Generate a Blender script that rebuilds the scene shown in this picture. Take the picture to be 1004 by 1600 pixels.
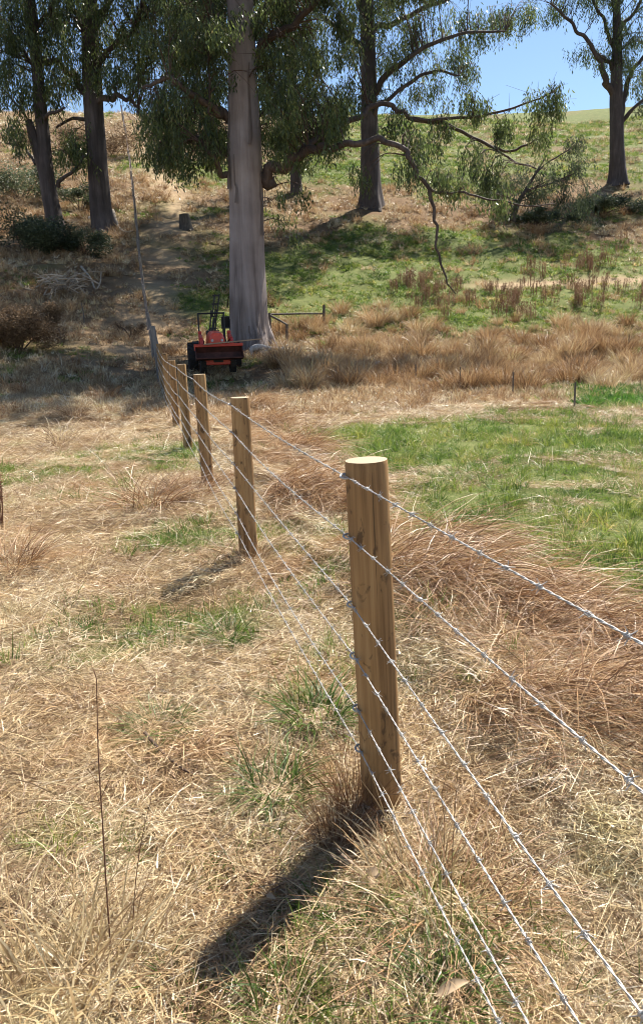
import bpy, bmesh, math, random
import numpy as np
from mathutils import Vector, Matrix

random.seed(7)
RNG = np.random.default_rng(11)
for o in list(bpy.data.objects):
    bpy.data.objects.remove(o)
SC = bpy.context.scene
COL = SC.collection
R = math.radians

# ------------------------------------------------------------------ camera
PITCH, ROLL, EYE = R(13.2), R(2.0), 1.6
FPX = 1600 * 26 / 36
cam_d = bpy.data.cameras.new('camera')
cam_d.sensor_fit = 'VERTICAL'
cam_d.sensor_height = 36
cam_d.lens = 26
cam_d.clip_start = 0.05
cam_d.clip_end = 2000
cam = bpy.data.objects.new('camera', cam_d)
COL.objects.link(cam)
SC.camera = cam
FWD = np.array([0, math.cos(PITCH), -math.sin(PITCH)])
R0 = np.array([1.0, 0, 0])
U0 = np.array([0, math.sin(PITCH), math.cos(PITCH)])
RT = math.cos(ROLL) * R0 - math.sin(ROLL) * U0
UP = math.cos(ROLL) * U0 + math.sin(ROLL) * R0
M = Matrix.Identity(4)
for i in range(3):
    M[i][0] = RT[i]; M[i][1] = UP[i]; M[i][2] = -FWD[i]
M[2][3] = EYE
cam.matrix_world = M

# ------------------------------------------------------------------ light
SUN_EL, SUN_AZ = R(55), R(33)          # azimuth measured to the right of +Y
world = bpy.data.worlds.new('World')
SC.world = world
world.use_nodes = True
wn = world.node_tree
sky = wn.nodes.new('ShaderNodeTexSky')
sky.sky_type = 'NISHITA'
sky.sun_disc = False
sky.sun_elevation = SUN_EL
sky.sun_rotation = SUN_AZ
sky.air_density = 1.0
sky.dust_density = 0.1
sky.ozone_density = 2.5
bg = wn.nodes['Background']
bg.inputs[1].default_value = 0.06
wn.links.new(sky.outputs[0], bg.inputs[0])
sl = bpy.data.lights.new('sun', 'SUN')
sl.energy = 5.0
sl.angle = R(0.53)
sl.color = (1.0, 0.94, 0.83)
sun = bpy.data.objects.new('sun', sl)
COL.objects.link(sun)
sdir = Vector((math.sin(SUN_AZ) * math.cos(SUN_EL), math.cos(SUN_AZ) * math.cos(SUN_EL), math.sin(SUN_EL)))
sun.rotation_euler = sdir.to_track_quat('Z', 'Y').to_euler()
sun.location = (0, 0, 60)
vs = SC.view_settings
vs.view_transform = 'Standard'
vs.look = 'None'
vs.exposure = 1.45
vs.gamma = 1.0
vs.use_curve_mapping = False
SC.render.engine = 'CYCLES'
SC.cycles.max_bounces = 4
SC.cycles.diffuse_bounces = 2
SC.cycles.glossy_bounces = 1
SC.cycles.transmission_bounces = 2
SC.cycles.transparent_max_bounces = 2
SC.cycles.filter_width = 1.0
SC.cycles.debug_use_spatial_splits = True

# ------------------------------------------------------------------ maths helpers
def ray(px, py):
    return FWD + (px - 502) / FPX * RT - (py - 800) / FPX * UP

def PX(px, py, Y):
    """world point seen at a photo pixel, at distance Y ahead"""
    d = ray(px, py)
    return np.array([0, 0, EYE]) + d * (Y / d[1])

def mpp(Y):
    return Y / FPX

def hash2(ix, iy, seed):
    n = (ix.astype(np.int64) * 374761393 + iy.astype(np.int64) * 668265263 + seed * 1442695041) & 0x7fffffff
    n = ((n ^ (n >> 13)) * 1274126177) & 0x7fffffff
    n = (n ^ (n >> 16)) & 0xffff
    return n / 65535.0

def vnoise(x, y, seed=0):
    x = np.asarray(x, float); y = np.asarray(y, float)
    ix = np.floor(x); iy = np.floor(y)
    fx = x - ix; fy = y - iy
    fx = fx * fx * (3 - 2 * fx); fy = fy * fy * (3 - 2 * fy)
    a = hash2(ix, iy, seed); b = hash2(ix + 1, iy, seed)
    c = hash2(ix, iy + 1, seed); d = hash2(ix + 1, iy + 1, seed)
    return (a * (1 - fx) + b * fx) * (1 - fy) + (c * (1 - fx) + d * fx) * fy

def fbm(x, y, scale, seed=0, oct=4):
    s = 0; a = 0.5; t = 0
    for k in range(oct):
        s = s + a * vnoise(np.asarray(x) / scale * 2 ** k + 17.3 * k, np.asarray(y) / scale * 2 ** k - 9.1 * k, seed + k)
        t += a; a *= 0.55
    return s / t

def sstep(a, b, v):
    t = np.clip((np.asarray(v, float) - a) / (b - a), 0, 1)
    return t * t * (3 - 2 * t)

# ------------------------------------------------------------------ terrain
ctl = []
for col in [
    [(950, 640, 14.5), (950, 615, 18.5), (950, 590, 22), (950, 545, 27), (950, 500, 32.5), (950, 443, 39), (950, 400, 44),
     (950, 350, 51), (950, 285, 62), (950, 250, 72), (950, 215, 90), (950, 194, 118)],
    [(750, 640, 15), (750, 600, 20.5), (750, 552, 26), (750, 500, 32), (750, 445, 38.5), (750, 360, 49.5), (750, 270, 66), (750, 208, 95), (750, 190, 118)],
    [(600, 640, 15.8), (600, 600, 20.6), (600, 560, 25), (600, 500, 32), (600, 450, 38), (600, 400, 43.5), (600, 325, 54), (600, 280, 63),
     (600, 240, 76), (600, 205, 98), (600, 184, 120)],
    [(400, 640, 17), (340, 580, 22.6), (390, 548, 26.5), (400, 500, 31), (400, 450, 36.5), (400, 380, 45), (400, 310, 56), (400, 250, 72), (400, 190, 112)],
    [(240, 607, 21.2), (240, 545, 25.8), (240, 480, 31.5), (240, 420, 37.5), (240, 360, 44), (240, 300, 54), (240, 240, 70), (240, 187, 105)],
    [(60, 640, 17), (60, 590, 20.8), (60, 520, 26), (60, 460, 31), (60, 400, 38), (88, 365, 44), (60, 320, 52), (60, 260, 66), (60, 188, 104)],
]:
    for c in col:
        ctl.append(PX(*c))
for x in (-14, -8, -3, 0, 3, 8, 14):
    for y in (-12, -4, 2, 7, 12):
        ctl.append(np.array([x, y, 0.0]))
for xs in (-75, 95):
    for y, z in ((-12, 0), (8, 0), (20, 0.9), (30, 3), (40, 6.2), (52, 11), (66, 17.5), (90, 27), (118, 37)):
        ctl.append(np.array([xs, y, z]))
for x in (-75, -30, 10, 50, 95):
    ctl.append(np.array([x, 150.0, 41.0])); ctl.append(np.array([x, 215.0, 40.0]))
ctl = np.array(ctl)
def tps_k(d2):
    return 0.5 * d2 * np.log(d2 + 1e-9)
_n = len(ctl)
_A = np.zeros((_n + 3, _n + 3))
_d2 = ((ctl[:, None, :2] - ctl[None, :, :2]) ** 2).sum(-1)
_A[:_n, :_n] = tps_k(_d2) + np.eye(_n) * 6.0
_A[:_n, _n] = 1; _A[:_n, _n + 1:] = ctl[:, :2]
_A[_n, :_n] = 1; _A[_n + 1:, :_n] = ctl[:, :2].T
_w = np.linalg.solve(_A, np.concatenate([ctl[:, 2], np.zeros(3)]))

# fence line, from its two nearest posts
POST_A = PX(597, 1258, 1); POST_A = np.array([0, 0, EYE]) + ray(597, 1258) * (EYE / -ray(597, 1258)[2])
POST_B = np.array([0, 0, EYE]) + ray(389, 876) * (EYE / -ray(389, 876)[2])
FD = (POST_B - POST_A)[:2]; SPACING = float(np.linalg.norm(FD)); FD = FD / SPACING
FN = np.array([FD[1], -FD[0]])                  # to the right of the fence

def fence_d(x, y):
    return (np.asarray(x) - POST_A[0]) * FN[0] + (np.asarray(y) - POST_A[1]) * FN[1]

def H(x, y):
    x = np.asarray(x, float); y = np.asarray(y, float)
    sh = x.shape
    xf = x.ravel(); yf = y.ravel()
    out = np.empty(len(xf))
    for i in range(0, len(xf), 20000):
        a = xf[i:i + 20000]; b = yf[i:i + 20000]
        d2 = (a[:, None] - ctl[None, :, 0]) ** 2 + (b[:, None] - ctl[None, :, 1]) ** 2
        out[i:i + 20000] = tps_k(d2) @ _w[:_n] + _w[_n] + _w[_n + 1] * a + _w[_n + 2] * b
    hill = sstep(17, 30, yf)
    out += 0.05 * (fbm(xf, yf, 0.9, 3) - 0.5) * (1 - hill)
    out += hill * (0.7 * (fbm(xf, yf, 4.0, 5) - 0.5) + 0.25 * (fbm(xf, yf, 1.1, 9) - 0.5))
    d = fence_d(xf, yf)
    out += 0.12 * np.exp(-((d - 0.85) / 0.35) ** 2) * sstep(0.5, 2, yf) * (1 - sstep(12, 16, yf)) * (0.5 + fbm(xf, yf, 1.3, 21))
    return out.reshape(sh)

def hz(x, y):
    return float(H(np.array([x]), np.array([y]))[0])

def G(px, py):
    """where the sight line through a photo pixel meets the ground"""
    d = ray(px, py)
    t = np.concatenate([np.arange(0.8, 20, 0.02), np.arange(20, 160, 0.1)])
    P = np.array([0, 0, EYE])[None] + t[:, None] * d[None]
    below = P[:, 2] < H(P[:, 0], P[:, 1])
    i = int(np.argmax(below)) if below.any() else len(t) - 1
    return np.array([P[i, 0], P[i, 1], hz(P[i, 0], P[i, 1])])

# ------------------------------------------------------------------ object helpers
def tag(o, label=None, cat=None, group=None, kind=None):
    if label: o['label'] = label
    if cat: o['category'] = cat
    if group: o['group'] = group
    if kind: o['kind'] = kind
    return o

def empty(name, loc, rz=0.0):
    o = bpy.data.objects.new(name, None)
    o.empty_display_size = 0.2
    o.location = loc
    o.rotation_euler = (0, 0, rz)
    COL.objects.link(o)
    return o

def link(name, me, mat=None, parent=None, smooth=False):
    if mat is not None and not me.materials:
        me.materials.append(mat)
    if smooth:
        me.polygons.foreach_set('use_smooth', np.ones(len(me.polygons), bool))
    o = bpy.data.objects.new(name, me)
    COL.objects.link(o)
    if parent is not None:
        o.parent = parent
    return o

def np_mesh(name, V, F, tint=None):
    """V (n,3), F (m,k) with a constant k"""
    V = np.ascontiguousarray(V, np.float32); F = np.ascontiguousarray(F, np.int32)
    me = bpy.data.meshes.new(name)
    k = F.shape[1]
    me.vertices.add(len(V)); me.vertices.foreach_set('co', V.ravel())
    me.loops.add(F.size); me.loops.foreach_set('vertex_index', F.ravel())
    me.polygons.add(len(F))
    me.polygons.foreach_set('loop_start', np.arange(0, F.size, k, dtype=np.int32))
    me.polygons.foreach_set('loop_total', np.full(len(F), k, np.int32))
    if tint is not None:
        a = me.attributes.new('tint', 'FLOAT', 'POINT')
        a.data.foreach_set('value', np.ascontiguousarray(tint, np.float32))
    me.update(calc_edges=True)
    return me

def bm_mesh(name, bm):
    me = bpy.data.meshes.new(name)
    bm.normal_update()
    bm.to_mesh(me); bm.free()
    return me

def box(bm, c, s, rot=None, bev=0.0):
    m = Matrix.Translation(Vector(c))
    if rot is not None:
        m = m @ rot.to_4x4()
    m = m @ Matrix.Diagonal((s[0], s[1], s[2], 1))
    r = bmesh.ops.create_cube(bm, size=1, matrix=m)
    if bev > 0:
        es = list({e for v in r['verts'] for e in v.link_edges})
        bmesh.ops.bevel(bm, geom=es, offset=bev, segments=2, affect='EDGES', profile=0.6)

def cyl(bm, p0, p1, r0, r1=None, n=12, caps=True):
    p0 = Vector(p0); p1 = Vector(p1)
    if r1 is None: r1 = r0
    d = p1 - p0
    m = Matrix.Translation((p0 + p1) / 2) @ d.to_track_quat('Z', 'Y').to_matrix().to_4x4()
    bmesh.ops.create_cone(bm, cap_ends=caps, segments=n, radius1=r0, radius2=r1, depth=d.length, matrix=m)

def catmull(P, per=6):
    P = np.asarray(P, float)
    if len(P) < 3:
        t = np.linspace(0, 1, per + 1)[:, None]
        return P[0] * (1 - t) + P[-1] * t
    Q = np.vstack([2 * P[0] - P[1], P, 2 * P[-1] - P[-2]])
    out = []
    for i in range(1, len(Q) - 2):
        t = np.linspace(0, 1, per, endpoint=False)[:, None]
        a, b, c, d = Q[i - 1], Q[i], Q[i + 1], Q[i + 2]
        out.append(0.5 * ((2 * b) + (-a + c) * t + (2 * a - 5 * b + 4 * c - d) * t ** 2 + (-a + 3 * b - 3 * c + d) * t ** 3))
    out.append(P[-1][None])
    return np.vstack(out)

def tube_arrays(path, rad, n=8, lump=0.0, seed=0, lobes=None):
    path = np.asarray(path, float); rad = np.asarray(rad, float)
    m = len(path)
    T = np.gradient(path, axis=0)
    T /= np.linalg.norm(T, axis=1)[:, None] + 1e-12
    ref = np.array([0.0, 1, 0]) if abs(T[0][1]) < 0.8 else np.array([1.0, 0, 0])
    X = np.zeros_like(T)
    x = ref - T[0] * (ref @ T[0]); x /= np.linalg.norm(x)
    for i in range(m):
        x = x - T[i] * (x @ T[i]); x /= np.linalg.norm(x) + 1e-12
        X[i] = x
    Yv = np.cross(T, X)
    a = np.linspace(0, 2 * np.pi, n, endpoint=False)
    rr = np.repeat(rad[:, None], n, 1)
    if lump > 0:
        L = np.concatenate([[0], np.cumsum(np.linalg.norm(np.diff(path, axis=0), axis=1))])
        nz = fbm(np.cos(a)[None, :] * 1.5 + 5 + 0 * L[:, None], np.sin(a)[None, :] * 1.5 + L[:, None] / (rad.mean() * 5), 1.0, seed)
        rr = rr * (1 + lump * (nz - 0.5) * 2)
    if lobes is not None:
        rr = rr * (1 + lobes[:, None] * (0.5 * np.cos(a * 5 + 1.0) + 0.3 * np.cos(a * 3 + 2.2) + 0.2 * np.cos(a * 9))[None, :])
    V = path[:, None, :] + rr[:, :, None] * (np.cos(a)[None, :, None] * X[:, None, :] + np.sin(a)[None, :, None] * Yv[:, None, :])
    i = np.arange(m - 1)[:, None] * n; j = np.arange(n)[None, :]; j2 = (j + 1) % n
    F = np.stack([i + j, i + j2, i + n + j2, i + n + j], -1).reshape(-1, 4)
    return V.reshape(-1, 3), F

def join_arrays(parts):
    Vs, Fs, off = [], [], 0
    for V, F in parts:
        Vs.append(V); Fs.append(F + off); off += len(V)
    return np.vstack(Vs), np.vstack(Fs)

def blades(n, root, az, e0, e1, L, w, seg=3, tint=None, rng=RNG, curl=0.12):
    """n ribbon blades: start at root, elevation goes from e0 to e1 along length L"""
    t = np.linspace(0, 1, seg)
    el = e0[:, None] * (1 - t) + e1[:, None] * t
    azk = az[:, None] + rng.normal(0, curl, (n, seg)).cumsum(1)
    st = (L / seg)[:, None]
    D = np.stack([np.cos(el) * np.cos(azk), np.cos(el) * np.sin(azk), np.sin(el)], -1) * st[:, :, None]
    C = np.concatenate([np.zeros((n, 1, 3)), np.cumsum(D, 1)], 1) + root[:, None, :]
    side = np.stack([-np.sin(az), np.cos(az), np.zeros(n)], -1)
    fw = np.stack([-np.sin(e0) * np.cos(az), -np.sin(e0) * np.sin(az), np.cos(e0)], -1)
    th = rng.uniform(-1.2, 1.2, n)
    W = side * np.cos(th)[:, None] + fw * np.sin(th)[:, None]
    tt = np.linspace(0, 1, seg + 1)
    prof = np.clip(1.0 - tt ** 2 * 0.85, 0.1, 1)
    Wk = W[:, None, :] * (w[:, None] * prof[None])[:, :, None] * 0.5
    V = np.stack([C - Wk, C + Wk], 2).reshape(n, -1, 3)
    base = np.arange(n)[:, None] * (2 * (seg + 1))
    k = np.arange(seg)[None, :] * 2
    F = np.stack([base + k, base + k + 1, base + k + 3, base + k + 2], -1).reshape(-1, 4)
    if tint is None:
        tint = rng.uniform(0, 1, n)
    return V.reshape(-1, 3), F, np.repeat(tint, 2 * (seg + 1))

def join_b(parts):
    Vs, Fs, Ts, off = [], [], [], 0
    for V, F, T in parts:
        Vs.append(V); Fs.append(F + off); Ts.append(T); off += len(V)
    return np.vstack(Vs), np.vstack(Fs), np.concatenate(Ts)

# ------------------------------------------------------------------ materials
def mat(name):
    m = bpy.data.materials.new(name)
    m.use_nodes = True
    nt = m.node_tree
    return m, nt, nt.nodes, nt.links, nt.nodes['Principled BSDF']

def ramp(N, stops, interp='LINEAR'):
    r = N.new('ShaderNodeValToRGB')
    r.color_ramp.interpolation = interp
    e = r.color_ramp.elements
    while len(e) < len(stops):
        e.new(0.5)
    for i, (p, c) in enumerate(stops):
        e[i].position = p
        e[i].color = (*c, 1) if len(c) == 3 else c
    return r

def blade_mat(name, stops, trans=0.4, rough=0.5, spec=0.4, inst=0.45, drift=None):
    m, nt, N, L, P = mat(name)
    a = N.new('ShaderNodeAttribute'); a.attribute_name = 'tint'
    b = N.new('ShaderNodeAttribute'); b.attribute_type = 'INSTANCER'; b.attribute_name = 'itint'
    mx = N.new('ShaderNodeMath'); mx.operation = 'MULTIPLY_ADD'
    mx.inputs[1].default_value = inst
    sc = N.new('ShaderNodeMath'); sc.operation = 'MULTIPLY'; sc.inputs[1].default_value = 1 - inst
    L.new(a.outputs['Fac'], sc.inputs[0])
    L.new(b.outputs['Fac'], mx.inputs[0]); L.new(sc.outputs[0], mx.inputs[2])
    r = ramp(N, stops)
    L.new(mx.outputs[0], r.inputs[0])
    cout = r.outputs[0]
    if drift is not None:
        ge = N.new('ShaderNodeNewGeometry'); nz = N.new('ShaderNodeTexNoise')
        nz.inputs['Scale'].default_value = drift[0]; nz.inputs['Detail'].default_value = 3
        L.new(ge.outputs['Position'], nz.inputs['Vector'])
        dr = ramp(N, drift[1]); L.new(nz.outputs['Fac'], dr.inputs[0])
        mu = N.new('ShaderNodeMix'); mu.data_type = 'RGBA'; mu.blend_type = 'MULTIPLY'; mu.inputs['Factor'].default_value = 1
        L.new(cout, mu.inputs['A']); L.new(dr.outputs[0], mu.inputs['B'])
        cout = mu.outputs['Result']
    L.new(cout, P.inputs['Base Color'])
    P.inputs['Roughness'].default_value = rough
    P.inputs['Specular IOR Level'].default_value = spec
    tr = N.new('ShaderNodeBsdfTranslucent')
    L.new(cout, tr.inputs[0])
    ms = N.new('ShaderNodeMixShader'); ms.inputs[0].default_value = trans
    L.new(P.outputs[0], ms.inputs[1]); L.new(tr.outputs[0], ms.inputs[2])
    L.new(ms.outputs[0], N['Material Output'].inputs[0])
    return m

def thing_mat(name, c1, c2, scale=(8, 8, 8), rough=0.8, bump=0.3, detail=6, metal=0.0, spec=0.3, dist=0.02):
    """two-colour object-space noise with relief"""
    m, nt, N, L, P = mat(name)
    tc = N.new('ShaderNodeTexCoord'); mp = N.new('ShaderNodeMapping')
    oi = N.new('ShaderNodeObjectInfo')
    L.new(tc.outputs['Object'], mp.inputs[0])
    va = N.new('ShaderNodeVectorMath'); va.operation = 'ADD'
    cx = N.new('ShaderNodeVectorMath'); cx.operation = 'SCALE'; cx.inputs[0].default_value = (31, 17, 43)
    L.new(oi.outputs['Random'], cx.inputs['Scale'])
    L.new(mp.outputs[0], va.inputs[0]); L.new(cx.outputs[0], va.inputs[1])
    mp.inputs['Scale'].default_value = scale
    n = N.new('ShaderNodeTexNoise'); n.inputs['Scale'].default_value = 1; n.inputs['Detail'].default_value = detail
    n.inputs['Roughness'].default_value = 0.65
    L.new(va.outputs[0], n.inputs['Vector'])
    r = ramp(N, [(0.3, c1), (0.7, c2)])
    L.new(n.outputs['Fac'], r.inputs[0])
    L.new(r.outputs[0], P.inputs['Base Color'])
    P.inputs['Roughness'].default_value = rough
    P.inputs['Metallic'].default_value = metal
    P.inputs['Specular IOR Level'].default_value = spec
    if bump > 0:
        b = N.new('ShaderNodeBump'); b.inputs['Strength'].default_value = bump; b.inputs['Distance'].default_value = dist
        L.new(n.outputs['Fac'], b.inputs['Height']); L.new(b.outputs[0], P.inputs['Normal'])
    return m

STRAW = [(0.0, (0.09, 0.048, 0.024)), (0.25, (0.27, 0.17, 0.092)), (0.55, (0.50, 0.38, 0.205)), (0.82, (0.69, 0.59, 0.395)), (1.0, (0.84, 0.79, 0.66))]
RUSTY = [(0.0, (0.08, 0.036, 0.018)), (0.28, (0.235, 0.12, 0.055)), (0.6, (0.45, 0.285, 0.145)), (0.82, (0.62, 0.47, 0.29)), (1.0, (0.76, 0.66, 0.49))]
GREEN = [(0.0, (0.035, 0.07, 0.014)), (0.35, (0.10, 0.175, 0.028)), (0.65, (0.20, 0.27, 0.05)), (0.80, (0.36, 0.35, 0.13)), (1.0, (0.62, 0.52, 0.31))]
M_straw = blade_mat('dry_straw', STRAW, 0.22, 0.42, 0.5, 0.35, (1.7, [(0.32, (0.92, 0.78, 0.68)), (0.45, (1.0, 0.95, 0.90)), (0.6, (1.05, 1.06, 1.10)), (0.72, (0.88, 0.95, 0.78))]))
M_strawb = blade_mat('standing_straw', STRAW, 0.5, 0.42, 0.4, 0.2)
M_rusty = blade_mat('rusty_dry_grass', RUSTY, 0.25, 0.45, 0.45, 0.35)
M_bank = blade_mat('bank_grass', [(0, (0.09, 0.045, 0.022)), (0.3, (0.27, 0.15, 0.07)), (0.65, (0.48, 0.33, 0.175)), (1, (0.72, 0.60, 0.42))], 0.3, 0.45, 0.4, 0.35)
M_green = blade_mat('green_grass_blades', GREEN, 0.48, 0.45, 0.4, 0.5, (1.2, [(0.33, (0.75, 0.85, 0.8)), (0.5, (1.0, 0.97, 1.0)), (0.64, (1.35, 1.08, 1.0))]))
M_dock = blade_mat('dead_dock_stalk', [(0, (0.11, 0.055, 0.036)), (0.5, (0.24, 0.13, 0.08)), (1, (0.42, 0.28, 0.18))], 0.1, 0.8, 0.2)
M_leafg = blade_mat('gum_leaf', [(0, (0.035, 0.05, 0.02)), (0.5, (0.095, 0.13, 0.042)), (0.85, (0.17, 0.21, 0.065)), (1, (0.28, 0.25, 0.11))], 0.46, 0.36, 0.5, 0.0)
M_shrub = blade_mat('shrub_leaf', [(0, (0.03, 0.045, 0.024)), (0.6, (0.085, 0.11, 0.055)), (1, (0.17, 0.19, 0.11))], 0.35, 0.5, 0.4, 0.0)
M_deadleaf = blade_mat('dead_leaf', [(0, (0.11, 0.07, 0.042)), (0.6, (0.27, 0.185, 0.11)), (1, (0.43, 0.32, 0.21))], 0.25, 0.7, 0.2, 0.0)
M_creek = blade_mat('lush_creek_weed', [(0, (0.03, 0.08, 0.01)), (0.6, (0.07, 0.18, 0.025)), (1, (0.15, 0.28, 0.05))], 0.5, 0.4, 0.4, 0.2)

def bark_mat(name, c1, c2, c3, str_scale=5, vs=0.35, bump=0.6, stocking=0):
    m, nt, N, L, P = mat(name)
    tc = N.new('ShaderNodeTexCoord'); mp = N.new('ShaderNodeMapping')
    L.new(tc.outputs['Object'], mp.inputs[0]); mp.inputs['Scale'].default_value = (str_scale, str_scale, vs)
    n1 = N.new('ShaderNodeTexNoise'); n1.inputs['Scale'].default_value = 1.0; n1.inputs['Detail'].default_value = 8; n1.inputs['Roughness'].default_value = 0.62
    n1.inputs['Distortion'].default_value = 0.4
    L.new(mp.outputs[0], n1.inputs['Vector'])
    n2 = N.new('ShaderNodeTexNoise'); n2.inputs['Scale'].default_value = 0.9; n2.inputs['Detail'].default_value = 5
    L.new(tc.outputs['Object'], n2.inputs['Vector'])
    r = ramp(N, [(0.28, c1), (0.5, c2), (0.72, c3)])
    ad = N.new('ShaderNodeMath'); ad.operation = 'MULTIPLY_ADD'; ad.inputs[1].default_value = 0.45
    s2 = N.new('ShaderNodeMath'); s2.operation = 'MULTIPLY'; s2.inputs[1].default_value = 0.55
    L.new(n1.outputs['Fac'], s2.inputs[0]); L.new(n2.outputs['Fac'], ad.inputs[0]); L.new(s2.outputs[0], ad.inputs[2])
    L.new(ad.outputs[0], r.inputs[0])
    cb = r.outputs[0]
    if stocking > 0:                           # fibrous brown bark that has not been shed, up to a ragged line
        sx = N.new('ShaderNodeSeparateXYZ'); L.new(tc.outputs['Object'], sx.inputs[0])
        mr = N.new('ShaderNodeMath'); mr.operation = 'MULTIPLY_ADD'; mr.inputs[1].default_value = 7.0
        L.new(n1.outputs['Fac'], mr.inputs[0]); L.new(sx.outputs['Z'], mr.inputs[2])
        fr = ramp(N, [(0.0, (1, 1, 1)), (1.0, (0, 0, 0))])
        mm = N.new('ShaderNodeMapRange'); mm.inputs['From Min'].default_value = stocking + 2.2; mm.inputs['From Max'].default_value = stocking + 4.6
        L.new(mr.outputs[0], mm.inputs['Value']); L.new(mm.outputs[0], fr.inputs[0])
        mx = N.new('ShaderNodeMix'); mx.data_type = 'RGBA'
        r2 = ramp(N, [(0.3, (0.055, 0.042, 0.037)), (0.5, (0.15, 0.118, 0.105)), (0.7, (0.27, 0.225, 0.205))])
        L.new(n1.outputs['Fac'], r2.inputs[0])
        L.new(fr.outputs[0], mx.inputs['Factor']); L.new(cb, mx.inputs['A']); L.new(r2.outputs[0], mx.inputs['B'])
        cb = mx.outputs['Result']
    L.new(cb, P.inputs['Base Color'])
    P.inputs['Roughness'].default_value = 0.75; P.inputs['Specular IOR Level'].default_value = 0.25
    b = N.new('ShaderNodeBump'); b.inputs['Strength'].default_value = bump; b.inputs['Distance'].default_value = 0.06
    L.new(n1.outputs['Fac'], b.inputs['Height']); L.new(b.outputs[0], P.inputs['Normal'])
    return m

M_bark = bark_mat('smooth_gum_bark', (0.12, 0.095, 0.087), (0.27, 0.225, 0.213), (0.41, 0.36, 0.345), 4.5, .3, .8, 1.5)
M_barkd = bark_mat('rough_dark_bark', (0.03, 0.024, 0.023), (0.078, 0.063, 0.059), (0.155, 0.128, 0.12), 6, 0.6, 0.9)
M_limb = bark_mat('limb_bark', (0.03, 0.022, 0.019), (0.075, 0.055, 0.047), (0.18, 0.14, 0.12), 7, 4, 0.5)  # darker than the trunk: backlit shade of the limbs put into the colour
M_strip = bark_mat('loose_bark_strip', (0.07, 0.052, 0.045), (0.15, 0.118, 0.105), (0.24, 0.2, 0.185), 6, .5, .6)
M_twig = thing_mat('twig_bark', (0.05, 0.032, 0.025), (0.12, 0.08, 0.06), (6, 6, 6), 0.85, 0)
M_greywood = thing_mat('weathered_grey_wood', (0.10, 0.09, 0.085), (0.30, 0.275, 0.25), (14, 14, 2), 0.85, 0.5)
M_darkwood = thing_mat('old_dark_wood', (0.05, 0.042, 0.036), (0.15, 0.13, 0.11), (14, 14, 3), 0.85, 0.5)
M_palelog = thing_mat('bleached_log_wood', (0.28, 0.25, 0.23), (0.55, 0.51, 0.47), (6, 6, 6), 0.85, 0.5)
M_stick = thing_mat('bleached_stick', (0.22, 0.17, 0.12), (0.5, 0.42, 0.33), (5, 5, 5), 0.85, 0.2)
M_galv = thing_mat('galvanised_wire', (0.22, 0.215, 0.21), (0.60, 0.59, 0.57), (9, 9, 9), 0.45, 0.1, metal=0.35, spec=0.5, dist=0.001)
M_oldwire = thing_mat('old_rusty_wire', (0.10, 0.06, 0.045), (0.24, 0.19, 0.16), (20, 20, 20), 0.7, 0, metal=0.3)
M_steel = thing_mat('dull_steel_picket', (0.08, 0.07, 0.062), (0.20, 0.175, 0.155), (20, 20, 20), 0.7, 0.1, metal=0.3)
M_red = thing_mat('red_tractor_paint', (0.42, 0.022, 0.012), (0.60, 0.045, 0.02), (3, 3, 3), 0.38, 0.05, spec=0.5)
M_orange = thing_mat('orange_red_bonnet_paint', (0.62, 0.05, 0.02), (0.75, 0.085, 0.03), (3, 3, 3), 0.35, 0.03, spec=0.5)
M_black = thing_mat('black_machine_paint', (0.012, 0.012, 0.014), (0.035, 0.034, 0.036), (8, 8, 8), 0.5, 0.1)
M_rubber = thing_mat('dusty_tyre_rubber', (0.012, 0.012, 0.012), (0.045, 0.04, 0.036), (9, 9, 9), 0.85, 0.2)
M_bucket = thing_mat('shade_toned_bucket_steel', (0.03, 0.012, 0.010), (0.11, 0.038, 0.028), (5, 5, 5), 0.6, 0.2, metal=0.3)  # steel darkened: the shade inside the bucket is put into the colour
M_plank = thing_mat('rough_plank_wood', (0.22, 0.14, 0.09), (0.42, 0.3, 0.2), (2, 30, 30), 0.8, 0.3)
M_rock = thing_mat('pale_stone', (0.42, 0.40, 0.37), (0.7, 0.68, 0.64), (6, 6, 6), 0.9, 0.5)

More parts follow.
